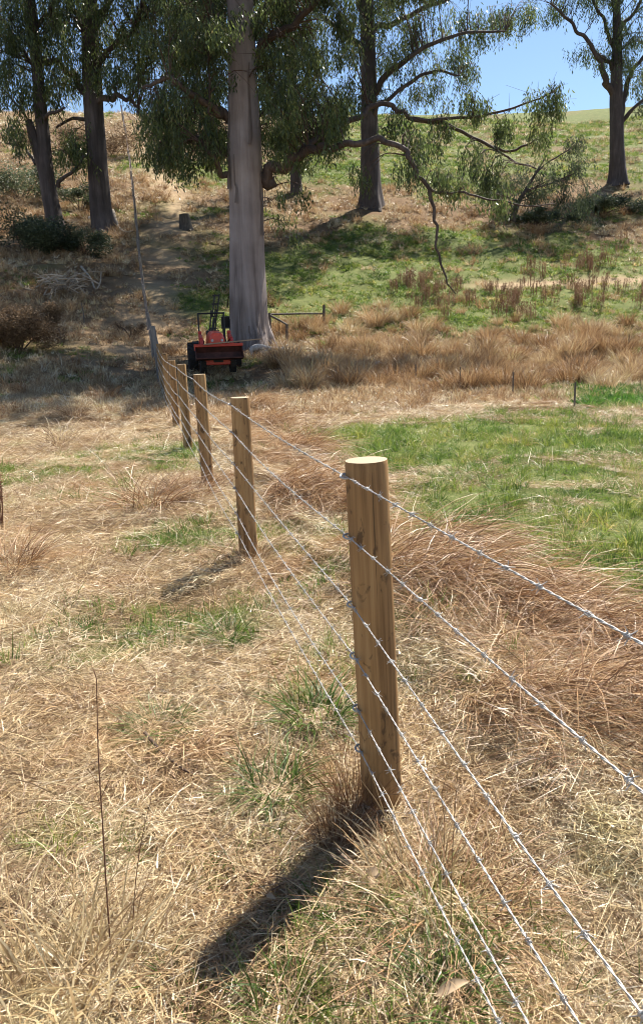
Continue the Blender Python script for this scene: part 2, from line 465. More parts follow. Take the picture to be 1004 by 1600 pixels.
def post_mat():
    m, nt, N, L, P = mat('treated_pine')
    tc = N.new('ShaderNodeTexCoord'); oi = N.new('ShaderNodeObjectInfo')
    off = N.new('ShaderNodeVectorMath'); off.operation = 'SCALE'; off.inputs[0].default_value = (13, 29, 41)
    L.new(oi.outputs['Random'], off.inputs['Scale'])
    ad = N.new('ShaderNodeVectorMath'); ad.operation = 'ADD'
    L.new(tc.outputs['Object'], ad.inputs[0]); L.new(off.outputs[0], ad.inputs[1])
    def nz(scale, detail=6, rough=0.6, dist=0.0):
        mp = N.new('ShaderNodeMapping'); mp.inputs['Scale'].default_value = scale
        L.new(ad.outputs[0], mp.inputs[0])
        n = N.new('ShaderNodeTexNoise'); n.inputs['Scale'].default_value = 1; n.inputs['Detail'].default_value = detail
        n.inputs['Roughness'].default_value = rough; n.inputs['Distortion'].default_value = dist
        L.new(mp.outputs[0], n.inputs['Vector'])
        return n
    grain = nz((55, 55, 1.6), 7, 0.6, 0.6)
    broad = nz((9, 9, 1.3), 3, 0.5)
    stain = nz((16, 16, 9), 5, 0.7, 0.8)
    knot = nz((11, 11, 7), 2, 0.4)
    r = ramp(N, [(0.32, (0.13, 0.066, 0.026)), (0.5, (0.325, 0.19, 0.08)), (0.68, (0.48, 0.31, 0.145))])
    mix = N.new('ShaderNodeMath'); mix.operation = 'MULTIPLY_ADD'; mix.inputs[1].default_value = 0.5
    h = N.new('ShaderNodeMath'); h.operation = 'MULTIPLY'; h.inputs[1].default_value = 0.5
    L.new(grain.outputs['Fac'], h.inputs[0]); L.new(broad.outputs['Fac'], mix.inputs[0]); L.new(h.outputs[0], mix.inputs[2])
    L.new(mix.outputs[0], r.inputs[0])
    sr = ramp(N, [(0.575, (0, 0, 0)), (0.65, (1, 1, 1))])
    L.new(stain.outputs['Fac'], sr.inputs[0])
    kr = ramp(N, [(0.66, (0, 0, 0)), (0.71, (1, 1, 1))])
    L.new(knot.outputs['Fac'], kr.inputs[0])
    crack = nz((90, 90, 1.1), 2, 0.4, 0.3)
    cr = ramp(N, [(0.665, (0, 0, 0)), (0.70, (1, 1, 1))])
    L.new(crack.outputs['Fac'], cr.inputs[0])
    m0 = N.new('ShaderNodeMath'); m0.operation = 'MAXIMUM'
    L.new(sr.outputs[0], m0.inputs[0]); L.new(cr.outputs[0], m0.inputs[1])
    mm = N.new('ShaderNodeMath'); mm.operation = 'MAXIMUM'
    L.new(m0.outputs[0], mm.inputs[0]); L.new(kr.outputs[0], mm.inputs[1])
    sc = N.new('ShaderNodeMath'); sc.operation = 'MULTIPLY'; sc.inputs[1].default_value = 0.75
    L.new(mm.outputs[0], sc.inputs[0])
    mc = N.new('ShaderNodeMix'); mc.data_type = 'RGBA'
    L.new(sc.outputs[0], mc.inputs['Factor']); L.new(r.outputs[0], mc.inputs['A']); mc.inputs['B'].default_value = (0.06, 0.035, 0.02, 1)
    L.new(mc.outputs['Result'], P.inputs['Base Color'])
    P.inputs['Roughness'].default_value = 0.7; P.inputs['Specular IOR Level'].default_value = 0.3
    b = N.new('ShaderNodeBump'); b.inputs['Strength'].default_value = 0.35; b.inputs['Distance'].default_value = 0.004
    L.new(grain.outputs['Fac'], b.inputs['Height']); L.new(b.outputs[0], P.inputs['Normal'])
    return m
M_post = post_mat()

def endgrain_mat():
    m, nt, N, L, P = mat('sawn_end_grain')
    tc = N.new('ShaderNodeTexCoord')
    w = N.new('ShaderNodeTexWave'); w.wave_type = 'RINGS'; w.rings_direction = 'Z'
    w.inputs['Scale'].default_value = 42; w.inputs['Distortion'].default_value = 2.5; w.inputs['Detail'].default_value = 3
    L.new(tc.outputs['Object'], w.inputs['Vector'])
    r = ramp(N, [(0.0, (0.20, 0.145, 0.085)), (1.0, (0.40, 0.32, 0.215))])
    L.new(w.outputs['Fac'], r.inputs[0]); L.new(r.outputs[0], P.inputs['Base Color'])
    P.inputs['Roughness'].default_value = 0.8
    return m
M_end = endgrain_mat()

# ------------------------------------------------------------------ what grows where
# green patches: photo pixel, radius in metres, strength
PATCH = [(560, 700, .9, .7), (600, 760, .6, .7), (690, 850, .5, .7), (380, 1350, .25, .5), (90, 1040, .3, .6), (60, 1330, .25, .5), (190, 1330, .2, .4), (760, 1080, .2, .7), (600, 1590, .3, .7), (860, 1500, .25, .4), (150, 770, .5, .6), (450, 830, .4, .6), (240, 970, .45, .42), (355, 985, .2, 1), (260, 1010, .3, .4), (480, 1050, .22, .8), (440, 1570, .2, .45), (545, 1455, .14, .5), (640, 1550, .2, .6),
         (660, 1030, .35, .6), (290, 830, .5, .5), (330, 850, .4, .5), (40, 745, .7, 1.1), (240, 705, .9, .9), (270, 700, .5, .6), (640, 950, .35, .5), (720, 1560, .2, .5),
         (100, 560, 2, .3), (430, 940, .25, .5), (870, 700, 2.6, .9), (760, 740, 1.6, .8), (920, 800, 1.6, .9), (730, 820, .9, .7), (960, 880, 1.0, .9), (660, 690, 1.4, .8),
         (820, 670, 2, .8), (985, 740, 1.5, .8), (900, 940, .5, .8), (560, 690, 1, .5), (860, 860, .8, .7),
         (850, 410, 5, .8), (900, 425, 5, .7), (760, 400, 4, .8), (640, 470, 3, .6), (700, 490, 3, .6), (480, 430, 4, 1.1), (460, 470, 3, 1), (560, 430, 4, .9),
         (480, 275, 5, 1), (700, 280, 5, .7), (820, 440, 4, .6), (960, 460, 4, .6), (620, 400, 4, .7), (240, 260, 5, .7), (310, 270, 4, .8), (330, 490, 2, .6), (360, 480, 2, .6),
         (960, 620, 1.3, 1.2), (930, 630, 1.2, 1)]
PATCH_W = [(G(a, b), r, s * (1.8 if b > 680 and a < 720 else 1.1)) for a, b, r, s in PATCH]

def greenness(x, y):
    x = np.asarray(x, float); y = np.asarray(y, float)
    d = fence_d(x, y)
    near = 1 - sstep(15, 18, y)
    g = near * (0.13 + 0.30 * sstep(1.25, 2.2, d) * sstep(3, 6, y) * (1 - sstep(12.5, 15.5, y)))
    mid = sstep(27, 32, y) * (1 - sstep(44, 52, y)) * sstep(-6, 0, x)
    g = g + 0.42 * mid + .24 * sstep(17, 20, y) * (1 - sstep(27, 32, y)) * sstep(-1, 2, x) + .22 * sstep(30, 36, y) * (1 - sstep(60, 70, y)) * (1 - sstep(-8, -2, x)) * sstep(-14, -9, x)
    far = sstep(56, 72, y)
    g = g + far * 0.74 * sstep(-12, 6, x) + .22 * sstep(46, 52, y) * (1 - far) * sstep(4, 10, x) + far * 0.05
    for c, r, s in PATCH_W:
        g = g + s * 0.6 * np.exp(-((x - c[0]) ** 2 + (y - c[1]) ** 2 / (1.0 if c[1] < 18 else 2.0)) / (r * r))
    sc = np.where(y < 18, 0.55, 2.6)
    n = (.55 * fbm(x, y, 0.5, 31) + .45 * fbm(x, y, 1.6, 35)) * (y < 18) + fbm(x, y, 3.0, 33) * (y >= 18)
    return np.clip(g + 1.5 * (n - 0.5), 0, 1)

def dirtness(x, y):
    """bare worn track: the climbing path on the left and the bench track on the right"""
    x = np.asarray(x, float); y = np.asarray(y, float)
    t = np.interp(y, TRACK_Y, TRACK_X)
    a = np.exp(-((x - t) / np.interp(y, [20, 40, 60, 100], [1.6, 1.5, 2.0, 2.6])) ** 2) * sstep(21, 25, y)
    yb = np.interp(x, BENCH_X, BENCH_Y)
    b = 1.25 * np.exp(-((y - yb) / 0.75) ** 2) * sstep(BENCH_X[0], BENCH_X[0] + 3, x)
    return np.clip(a * np.clip(2.4 * fbm(x, y, 1.6, 41) - .45, 0, .8) + 0.8 * b, 0, 1)

_tr = np.array([G(*p) for p in ((190, 560), (215, 530), (250, 470), (262, 400), (268, 350), (268, 310), (258, 270), (240, 235), (228, 205))])
_tr = _tr[np.argsort(_tr[:, 1])]
TRACK_Y, TRACK_X = _tr[:, 1], _tr[:, 0]
_be = np.array([G(*p) for p in ((690, 446), (760, 444), (850, 443), (930, 441), (1004, 440))])
_be = _be[np.argsort(_be[:, 0])]
BENCH_X = np.concatenate([_be[:, 0], [60]]); BENCH_Y = np.concatenate([_be[:, 1], [_be[-1, 1] + 0.5]])

# ------------------------------------------------------------------ ground sheet
def axis_pts(segs):
    out = []
    for a, b, st in segs:
        out.append(np.arange(a, b - 1e-6, st))
    out.append([segs[-1][1]])
    return np.concatenate(out)
gx = axis_pts([(-110, -40, 5), (-40, -12, 0.8), (-12, -3, 0.22), (-3, 3, 0.07), (3, 12, 0.22), (12, 40, 0.8), (40, 130, 5)])
gy = axis_pts([(-40, -4, 4), (-4, 0, 0.4), (0, 6, 0.07), (6, 16, 0.16), (16, 50, 0.3), (50, 125, 0.8), (125, 260, 8)])
GX, GY = np.meshgrid(gx, gy)
GZ = H(GX, GY)
V = np.stack([GX.ravel(), GY.ravel(), GZ.ravel()], -1)
nx, ny = len(gx), len(gy)
ii = (np.arange(ny - 1)[:, None] * nx + np.arange(nx - 1)[None, :]).ravel()
F = np.stack([ii, ii + 1, ii + nx + 1, ii + nx], -1)
gme = np_mesh('ground', V, F)
for nm, vals in (('green', greenness(GX, GY)), ('dirt', dirtness(GX, GY))):
    a = gme.attributes.new(nm, 'FLOAT', 'POINT'); a.data.foreach_set('value', vals.ravel().astype(np.float32))

def ground_mat():
    m, nt, N, L, P = mat('pasture_ground')
    tc = N.new('ShaderNodeTexCoord')
    g = N.new('ShaderNodeAttribute'); g.attribute_name = 'green'
    d = N.new('ShaderNodeAttribute'); d.attribute_name = 'dirt'
    def nz(s, det=8, rough=0.65, sv=None):
        n = N.new('ShaderNodeTexNoise'); n.inputs['Scale'].default_value = s; n.inputs['Detail'].default_value = det; n.inputs['Roughness'].default_value = rough
        L.new(tc.outputs['Object'], n.inputs['Vector'])
        return n
    f1 = nz(26); f2 = nz(1.6, 6)
    dry = ramp(N, [(0.3, (0.05, 0.03, 0.017)), (0.5, (0.16, 0.10, 0.055)), (0.75, (0.36, 0.26, 0.15))])
    grn = ramp(N, [(0.25, (0.04, 0.055, 0.016)), (0.5, (0.11, 0.13, 0.04)), (0.75, (0.23, 0.22, 0.09))])
    drt = ramp(N, [(0.25, (0.16, 0.105, 0.06)), (0.5, (0.36, 0.26, 0.16)), (0.75, (0.56, 0.44, 0.29))])
    av = N.new('ShaderNodeMath'); av.operation = 'MULTIPLY_ADD'; av.inputs[1].default_value = 0.6
    h = N.new('ShaderNodeMath'); h.operation = 'MULTIPLY'; h.inputs[1].default_value = 0.4
    L.new(f2.outputs['Fac'], h.inputs[0]); L.new(f1.outputs['Fac'], av.inputs[0]); L.new(h.outputs[0], av.inputs[2])
    for r in (dry, grn, drt): L.new(av.outputs[0], r.inputs[0])
    def mix(fac, a, b):
        x = N.new('ShaderNodeMix'); x.data_type = 'RGBA'
        L.new(fac, x.inputs['Factor']); L.new(a, x.inputs['A']); L.new(b, x.inputs['B'])
        return x.outputs['Result']
    gs = N.new('ShaderNodeMath'); gs.operation = 'MULTIPLY_ADD'; gs.use_clamp = True
    gs.inputs[1].default_value = 1.5; gs.inputs[2].default_value = -0.25
    L.new(g.outputs['Fac'], gs.inputs[0])
    c = mix(gs.outputs[0], dry.outputs[0], grn.outputs[0])
    c = mix(d.outputs['Fac'], c, drt.outputs[0])
    L.new(c, P.inputs['Base Color'])
    P.inputs['Roughness'].default_value = 0.95; P.inputs['Specular IOR Level'].default_value = 0.1
    b = N.new('ShaderNodeBump'); b.inputs['Strength'].default_value = 0.8; b.inputs['Distance'].default_value = 0.06
    L.new(f1.outputs['Fac'], b.inputs['Height']); L.new(b.outputs[0], P.inputs['Normal'])
    return m
ground = link('ground', gme, ground_mat(), smooth=True)
tag(ground, 'pasture ground rising from the dry paddock to the hillside', kind='structure')

# ------------------------------------------------------------------ grass: clump meshes and scatter
def collect(name, meshes, m):
    c = bpy.data.collections.new(name)
    for i, me in enumerate(meshes):
        if m is not None: me.materials.append(m)
        o = bpy.data.objects.new('%s_%02d' % (name, i), me)
        c.objects.link(o)
    return c

def scatter(name, pts, rot, scl, itint, coll, nvar, label):
    n = len(pts)
    me = bpy.data.meshes.new(name)
    me.vertices.add(n); me.vertices.foreach_set('co', np.ascontiguousarray(pts, np.float32).ravel())
    def at(nm, ty, vals, key='value'):
        a = me.attributes.new(nm, ty, 'POINT'); a.data.foreach_set(key, vals)
    at('rot', 'FLOAT_VECTOR', np.ascontiguousarray(rot, np.float32).ravel(), 'vector')
    at('scl', 'FLOAT', np.ascontiguousarray(scl, np.float32))
    at('itint', 'FLOAT', np.ascontiguousarray(itint, np.float32))
    at('idx', 'INT', RNG.integers(0, nvar, n).astype(np.int32))
    o = link(name, me)
    ng = bpy.data.node_groups.new(name + '_nodes', 'GeometryNodeTree')
    ng.interface.new_socket('Geometry', in_out='INPUT', socket_type='NodeSocketGeometry')
    ng.interface.new_socket('Geometry', in_out='OUTPUT', socket_type='NodeSocketGeometry')
    N = ng.nodes; L = ng.links
    gi = N.new('NodeGroupInput'); go = N.new('NodeGroupOutput')
    ip = N.new('GeometryNodeInstanceOnPoints')
    ci = N.new('GeometryNodeCollectionInfo')
    ci.inputs['Collection'].default_value = coll
    ci.inputs['Separate Children'].default_value = True
    ci.inputs['Reset Children'].default_value = True
    def na(nm, ty):
        x = N.new('GeometryNodeInputNamedAttribute'); x.data_type = ty; x.inputs['Name'].default_value = nm
        return x.outputs['Attribute']
    L.new(gi.outputs[0], ip.inputs['Points']); L.new(ci.outputs[0], ip.inputs['Instance'])
    ip.inputs['Pick Instance'].default_value = True
    L.new(na('idx', 'INT'), ip.inputs['Instance Index'])
    L.new(na('rot', 'FLOAT_VECTOR'), ip.inputs['Rotation'])
    L.new(na('scl', 'FLOAT'), ip.inputs['Scale'])
    L.new(ip.outputs[0], go.inputs[0])
    md = o.modifiers.new('scatter', 'NODES'); md.node_group = ng
    tag(o, label, 'grass', kind='stuff')
    return o

U = RNG.uniform
def mat_clump(n, rad, L0, L1, w0, w1, e0a, e0b, e1a, e1b, bias=None, seg=3, tmin=0, tmax=1):
    r = rad * np.sqrt(U(0, 1, n)); a = U(0, 2 * np.pi, n)
    root = np.stack([r * np.cos(a), r * np.sin(a), U(-0.01, 0.015, n)], -1)
    az = U(0, 2 * np.pi, n) if bias is None else RNG.normal(0, bias, n)
    root[:, 2] += 0.0
    V, F, T = blades(n, root, az, U(e0a, e0b, n), U(e1a, e1b, n), U(L0, L1, n) , U(w0, w1, n), seg, np.clip(U(tmin, tmax, n), 0, 1))
    return np_mesh('clump', V, F, T)
def tuft_clump(n, rad, L0, L1, w0, w1, lean=(25, 88), droop=(20, 90), seg=3, tmin=0, tmax=1):
    r = rad * np.sqrt(U(0, 1, n)); a = U(0, 2 * np.pi, n)
    root = np.stack([r * np.cos(a), r * np.sin(a), np.full(n, -0.01)], -1)
    az = a + RNG.normal(0, 0.7, n)
    e0 = np.radians(U(lean[0], lean[1], n)); e1 = e0 - np.radians(U(droop[0], droop[1], n))
    V, F, T = blades(n, root, az, e0, e1, U(L0, L1, n), U(w0, w1, n), seg, U(tmin, tmax, n))
    return np_mesh('clump', V, F, T)

def straw_tile(bias, seed):
    r = np.random.default_rng(seed)
    n0 = 4600
    x = r.uniform(-.6, .6, n0); y = r.uniform(-.6, .6, n0)
    k = (np.hypot(x, y) < .6) & (r.uniform(0, 1, n0) < 2.6 * fbm(x, y, .2, seed * 3) - .6)
    x = x[k]; y = y[k]; n = len(x)
    kind = r.uniform(0, 1, n)
    Ls = np.where(kind < .80, r.uniform(.025, .11, n), np.where(kind < .98, r.uniform(.10, .24, n), r.uniform(.22, .42, n)))
    ws = np.where(kind < .80, r.uniform(.0018, .0050, n), r.uniform(.0016, .0036, n))
    ws = np.where(r.uniform(0, 1, n) < .05, ws * 2, ws)
    az = r.uniform(0, 6.283, n) if bias is None else r.normal(0, bias, n) + (r.uniform(0, 1, n) < .5) * 3.1416
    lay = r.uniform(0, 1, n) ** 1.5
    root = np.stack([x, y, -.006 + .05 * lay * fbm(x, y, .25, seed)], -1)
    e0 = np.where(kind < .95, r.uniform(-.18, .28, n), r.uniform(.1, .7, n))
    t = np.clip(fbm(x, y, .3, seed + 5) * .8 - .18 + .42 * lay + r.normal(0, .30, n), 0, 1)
    return np_mesh('clump', *blades(n, root, az, e0, e0 - r.uniform(0, .3, n), Ls, ws, 2, t, r, .07))
def clumpy_tile(nc, per, rad, r0, L0, L1, w0, w1, lean=(45, 88), droop=(10, 60), tmin=0, tmax=1):
    parts = []
    for k in range(nc):
        q = rad * math.sqrt(random.random()); a = random.uniform(0, 6.283); f = random.uniform(.55, 1.2)
        n = int(per * random.uniform(.6, 1.4))
        ang = U(0, 6.283, n); rr = r0 * f * np.sqrt(U(0, 1, n))
        root = np.stack([q * math.cos(a) + rr * np.cos(ang), q * math.sin(a) + rr * np.sin(ang), np.full(n, -.012)], -1)
        e0 = np.radians(U(lean[0], lean[1], n))
        t0 = random.uniform(tmin, tmax)
        parts.append(blades(n, root, ang + RNG.normal(0, .7, n), e0, e0 - np.radians(U(droop[0], droop[1], n)), U(L0, L1, n) * f, U(w0, w1, n), 2, np.clip(t0 + RNG.normal(0, .2, n), 0, 1)))
    return np_mesh('clump', *join_b(parts))
C_mat = collect('straw_mat', [straw_tile(b, 5 + i) for i, b in enumerate((None, None, None, .9, None, None))], M_straw)
C_tuft = collect('straw_tuft', [tuft_clump(46, .14, .05, .22, .0022, .0048, (10, 75), (10, 80), 2) for _ in range(5)], M_straw)
C_long = collect('long_grass', [mat_clump(260, .36, .25, .7, .0025, .0055, R(0), R(42), R(-40), R(-5), b, 4) for b in (.25, .35, .5, .7)], M_rusty)
C_green = collect('green_tuft', [clumpy_tile(8, 17, .2, .035, .05, .16, .003, .0075, (25, 88), (10, 75)) for _ in range(6)], M_green)
C_hdry = collect('hill_dry_tuft', [clumpy_tile(13, 13, .75, .09, .12, .42, .012, .028, (30, 88), (10, 70)) for _ in range(5)], M_straw)
C_hrust = collect('hill_rusty_tuft', [clumpy_tile(7, 18, .50, .10, .2, .6, .010, .024, (40, 88), (10, 60)) for _ in range(5)], M_bank)
C_hgreen = collect('hill_green_tuft', [clumpy_tile(14, 14, .8, .10, .08, .28, .014, .032, (30, 85), (10, 70)) for _ in range(5)], M_green)
def dock_mesh():
    n = 9
    root = np.stack([U(-.25, .25, n), U(-.25, .25, n), np.zeros(n)], -1)
    a = blades(n, root, U(0, 6.28, n), np.radians(U(76, 90, n)), np.radians(U(70, 90, n)), U(.5, 1.05, n), U(.018, .03, n), 3)
    parts = [a]
    for k in range(n):
        m = 16
        h = U(.35, .95, m) * .8
        rt = np.repeat(root[k][None], m, 0) + np.stack([U(-.02, .02, m), U(-.02, .02, m), h], -1)
        parts.append(blades(m, rt, U(0, 6.28, m), np.radians(U(30, 80, m)), np.radians(U(30, 80, m)), U(.06, .13, m), U(.02, .035, m), 1))
    return np_mesh('clump', *join_b(parts))
C_dock = collect('dock_clump', [dock_mesh() for _ in range(4)], M_dock)
C_creek = collect('creek_clump', [tuft_clump(60, .16, .08, .22, .015, .03, (10, 70), (0, 50), 2) for _ in range(3)], M_creek)

def wedge(n, y0, y1, power=1.0, margin=1.25):
    """random ground points, from y0 to y1 ahead, a bit wider than the view"""
    y = y0 + (y1 - y0) * U(0, 1, n) ** power
    half = 0.47 * y * margin + 0.7
    x = U(-1, 1, n) * half
    return x, y
def keep(x, y, p):
    k = U(0, 1, len(x)) < p
    return x[k], y[k]
def rots(n, tilt=0.12, yaw=None):
    return np.stack([RNG.normal(0, tilt, n), RNG.normal(0, tilt, n), U(0, 6.283, n) if yaw is None else yaw], -1)
def at_ground(x, y, dz=0.0):
    return np.stack([x, y, H(x, y) + dz], -1)
def slope_rot(x, y, yaw=None):
    e = 0.4
    hx = (H(x + e, y) - H(x - e, y)) / (2 * e); hy = (H(x, y + e) - H(x, y - e)) / (2 * e)
    return x, y

def patch_noise(x, y):
    return fbm(x, y, 0.8, 77)  # plain random noise over the ground

def slope_rots(x, y, yaw, tilt=.06, e=.25):
    n = len(x)
    hx = (H(x + e, y) - H(x - e, y)) / (2 * e); hy = (H(x, y + e) - H(x, y - e)) / (2 * e)
    from mathutils import Euler
    out = np.empty((n, 3))
    for i in range(n):
        nrm = Vector((-hx[i] + random.gauss(0, tilt), -hy[i] + random.gauss(0, tilt), 1))
        q = Vector((0, 0, 1)).rotation_difference(nrm)
        out[i] = (q @ Euler((0, 0, yaw[i])).to_quaternion()).to_euler()
    return out
TUSS = [(492, 1125, .2), (430, 1240, .17), (250, 1140, .16), (355, 990, .13), (545, 1465, .1), (430, 1585, .16), (250, 980, .22), (700, 1560, .1)]
TUSS_W = [(G(a, b), r) for a, b, r in TUSS]
def clear(x, y):
    k = np.ones(len(x))
    for c, r in TUSS_W:
        k = k * (1 - .9 * np.exp(-((x - c[0]) ** 2 + (y - c[1]) ** 2) / (r * r * 2)))
    return k
x, y = wedge(1900, 0.5, 19, 1.2)
g = greenness(x, y); d = fence_d(x, y)
x, y = keep(x, y, np.clip(1.25 - 1.15 * g, 0.16, 1) * np.where((d > 1.8) & (y > 4), 0.45, 1) * clear(x, y))
n = len(x)
flow = (fbm(x, y, 1.5, 51) - 0.5) * 9
scatter('straw_litter', at_ground(x, y, 0.004), slope_rots(x, y, flow + RNG.normal(0, .5, n)), np.interp(y, [1, 6, 18], [.68, .84, 1.2]) * U(.8, 1.2, n),
        np.clip(fbm(x, y, .7, 61) + RNG.normal(0, .2, n) + .05, 0, 1), C_mat, 6, 'dry straw litter lying flat over the paddock')
x, y = wedge(1500, 0.7, 20, 1.15)
x, y = keep(x, y, np.clip(2.4 * fbm(x, y, .8, 71) - .7 - .4 * greenness(x, y), 0.03, 1) * clear(x, y))
n = len(x)
scatter('dry_grass', at_ground(x, y), rots(n, .2), np.interp(y, [1, 6, 18], [.7, .95, 1.7]) * U(.6, 1.3, n), np.clip(fbm(x, y, .6, 81) + RNG.normal(0, .2, n), 0, 1), C_tuft, 5,
        'short dry grass standing in the paddock')
x, y = wedge(4200, 0.9, 17.5, 1.1)
x, y = keep(x, y, np.clip(2.5 * (greenness(x, y) - .29), 0.0, 1) * (.55 + .45 * (fbm(x, y, .35, 171) > .42)))
n = len(x)
scatter('green_grass', at_ground(x, y), slope_rots(x, y, U(0, 6.28, n), .1), np.interp(y, [1, 5, 18], [.7, .95, 1.5]) * U(.55, 1.25, n), np.clip(fbm(x, y, .5, 91) + RNG.normal(0, .22, n), 0, 1), C_green, 6,
        'short green grass growing through the straw')
# long flattened rusty grass beyond the fence
yy = U(0.6, 17, 420); dd = RNG.normal(.98, .36, 420)
dd = np.where(yy < 5, dd + U(0, 1.2, 420) * sstep(5, 2, yy), dd)
s = (yy - POST_A[1]) / FD[1]
x = POST_A[0] + FD[0] * s + FN[0] * dd; y = POST_A[1] + FD[1] * s + FN[1] * dd
x, y = keep(x, y, np.clip(4 * fbm(x, y, .9, 101) - 1.5, 0, 1) * (fence_d(x, y) > .42) * 1.0)
n = len(x)
scatter('long_dry_grass', at_ground(x, y, .01), slope_rots(x, y, R(-30) + RNG.normal(0, .4, n) + (fbm(x, y, 1.0, 111) - .5) * 2.4, .12), U(.5, 1.0, n) * np.interp(y, [1, 4, 15], [.75, .9, 1.1]),
        np.clip(fbm(x, y, .6, 121) + RNG.normal(0, .22, n), 0, 1), C_long, 4, 'long rusty dry grass flattened in a band beyond the fence')
# hillside
x, y = wedge(6500, 17, 122, 1.7, 1.2)
g = greenness(x, y); dirt = dirtness(x, y)
x, y = keep(x, y, np.clip(.95 - .9 * g, .08, 1) * np.clip(1 - 1.3 * dirt, 0, 1))
n = len(x)
scatter('hillside_dry_grass', at_ground(x, y), slope_rots(x, y, U(0, 6.28, n), .05, .7), np.interp(y, [17, 40, 120], [.6, .85, 1.9]) * U(.6, 1.3, n), np.clip(fbm(x, y, 3, 131) + RNG.normal(0, .2, n), 0, 1), C_hdry, 5,
        'dry straw-coloured grass on the hillside')
x, y = wedge(8000, 17, 122, 1.6, 1.2)
g = greenness(x, y); dirt = dirtness(x, y)
x, y = keep(x, y, np.clip(1.9 * (g - .2), 0, 1) * np.clip(1 - 1.3 * dirt, 0, 1))
n = len(x)
scatter('hillside_green_grass', at_ground(x, y), slope_rots(x, y, U(0, 6.28, n), .05, .7), np.interp(y, [17, 40, 120], [.6, .9, 2.0]) * U(.6, 1.3, n), np.clip(fbm(x, y, 2.5, 141) + RNG.normal(0, .2, n) + .08, 0, 1), C_hgreen, 5,
        'green grass on the sunny slope')
x, y = wedge(4500, 15.5, 62, 1.3, 1.2)
rb = np.exp(-((y - 23.5) / 6.5) ** 2) + .35 * sstep(0, 3, x) * sstep(15.5, 17.5, y) * (1 - sstep(20, 24, y)) + .6 * (x < -9) * (y > 17) + .5 * np.exp(-((y - 52) / 5) ** 2) + .12 + .5 * (x < -8) * (y > 55)
x, y = keep(x, y, np.clip(rb * (3.2 * fbm(x, y, 2.2, 151) - 1.0), 0, 1) * (1 - dirtness(x, y)) * np.where(np.hypot(x + 3.2, y - 22) < 2.6, .08, 1))
n = len(x)
scatter('rusty_bank_grass', at_ground(x, y), slope_rots(x, y, U(0, 6.28, n), .1, .5), np.interp(y, [16, 30, 60], [.55, .8, 1.2]) * U(.6, 1.3, n), np.clip(fbm(x, y, 1.5, 161) + RNG.normal(0, .2, n), 0, 1), C_hrust, 5,
        'rusty dry grass along the gully bank')
# dead dock stalks standing on the slope to the right
pts = []
for (px, py, rx, ry, k) in ((660, 455, 50, 16, 26), (720, 470, 90, 18, 40), (830, 430, 20, 12, 10), (915, 420, 40, 14, 34), (850, 460, 90, 12, 36), (960, 470, 60, 16, 30), (640, 440, 30, 14, 12),
                            (780, 480, 150, 24, 50), (960, 390, 40, 12, 10), (820, 335, 60, 10, 8)):
    for _ in range(int(k * .55)):
        pts.append(G(px + random.uniform(-rx, rx), py + random.uniform(-ry, ry)))
pts = np.array(pts)
scatter('dock_stalks', pts, rots(len(pts), .06), U(.5, 1.0, len(pts)), U(0, 1, len(pts)), C_dock, 4, 'dark dead dock stalks standing on the green slope')
pts = np.array([G(905 + random.random() * 130, 606 + random.random() * 32) for _ in range(420)])
scatter('creek_weed', pts, rots(len(pts), .15), U(.6, 1.2, len(pts)), U(0, 1, len(pts)), C_creek, 3, 'bright green weed growing in the wet gully')

# ------------------------------------------------------------------ single tussocks
def tussock_mesh(n, rad, L0, L1, w0, w1, lean, droop, m, seg=5, name='tussock', tmin=0, tmax=1):
    me = tuft_clump(n, rad, L0, L1, w0, w1, lean, droop, seg, tmin, tmax)
    me.name = name
    me.materials.append(m)
    return me
T_green = tussock_mesh(300, .12, .14, .36, .004, .0085, (30, 85), (40, 120), M_green, tmax=1)
T_dry = tussock_mesh(260, .13, .14, .42, .0025, .005, (15, 80), (40, 110), M_straw)
T_rust = tussock_mesh(340, .16, .22, .6, .0025, .005, (12, 75), (30, 100), M_rusty)
T_up = tussock_mesh(110, .13, .14, .46, .003, .0062, (45, 88), (10, 70), M_strawb, tmin=.35)
T_stalk = tussock_mesh(260, .11, .25, .6, .0025, .005, (50, 88), (5, 50), M_rusty, tmax=.55)
T_bank = [tussock_mesh(260, .24, .3, .7, .007, .015, (48, 89), (8, 55), M_bank, 3, tmax=.8) for _ in range(3)]
T_bankd = [tussock_mesh(240, .24, .3, .7, .007, .015, (45, 89), (8, 60), M_straw, 3, tmax=.85) for _ in range(2)]
def put(name, me, px, py, s, label, cat='grass tussock', group=None, sz=1.0, rz=None):
    p = G(px, py)
    o = bpy.data.objects.new(name, me); COL.objects.link(o)
    o.location = p - np.array([0, 0, .01]); o.rotation_euler = (0, 0, random.uniform(0, 6.28) if rz is None else rz); o.scale = (s, s, s * sz)
    tag(o, label, cat, group)
    return o
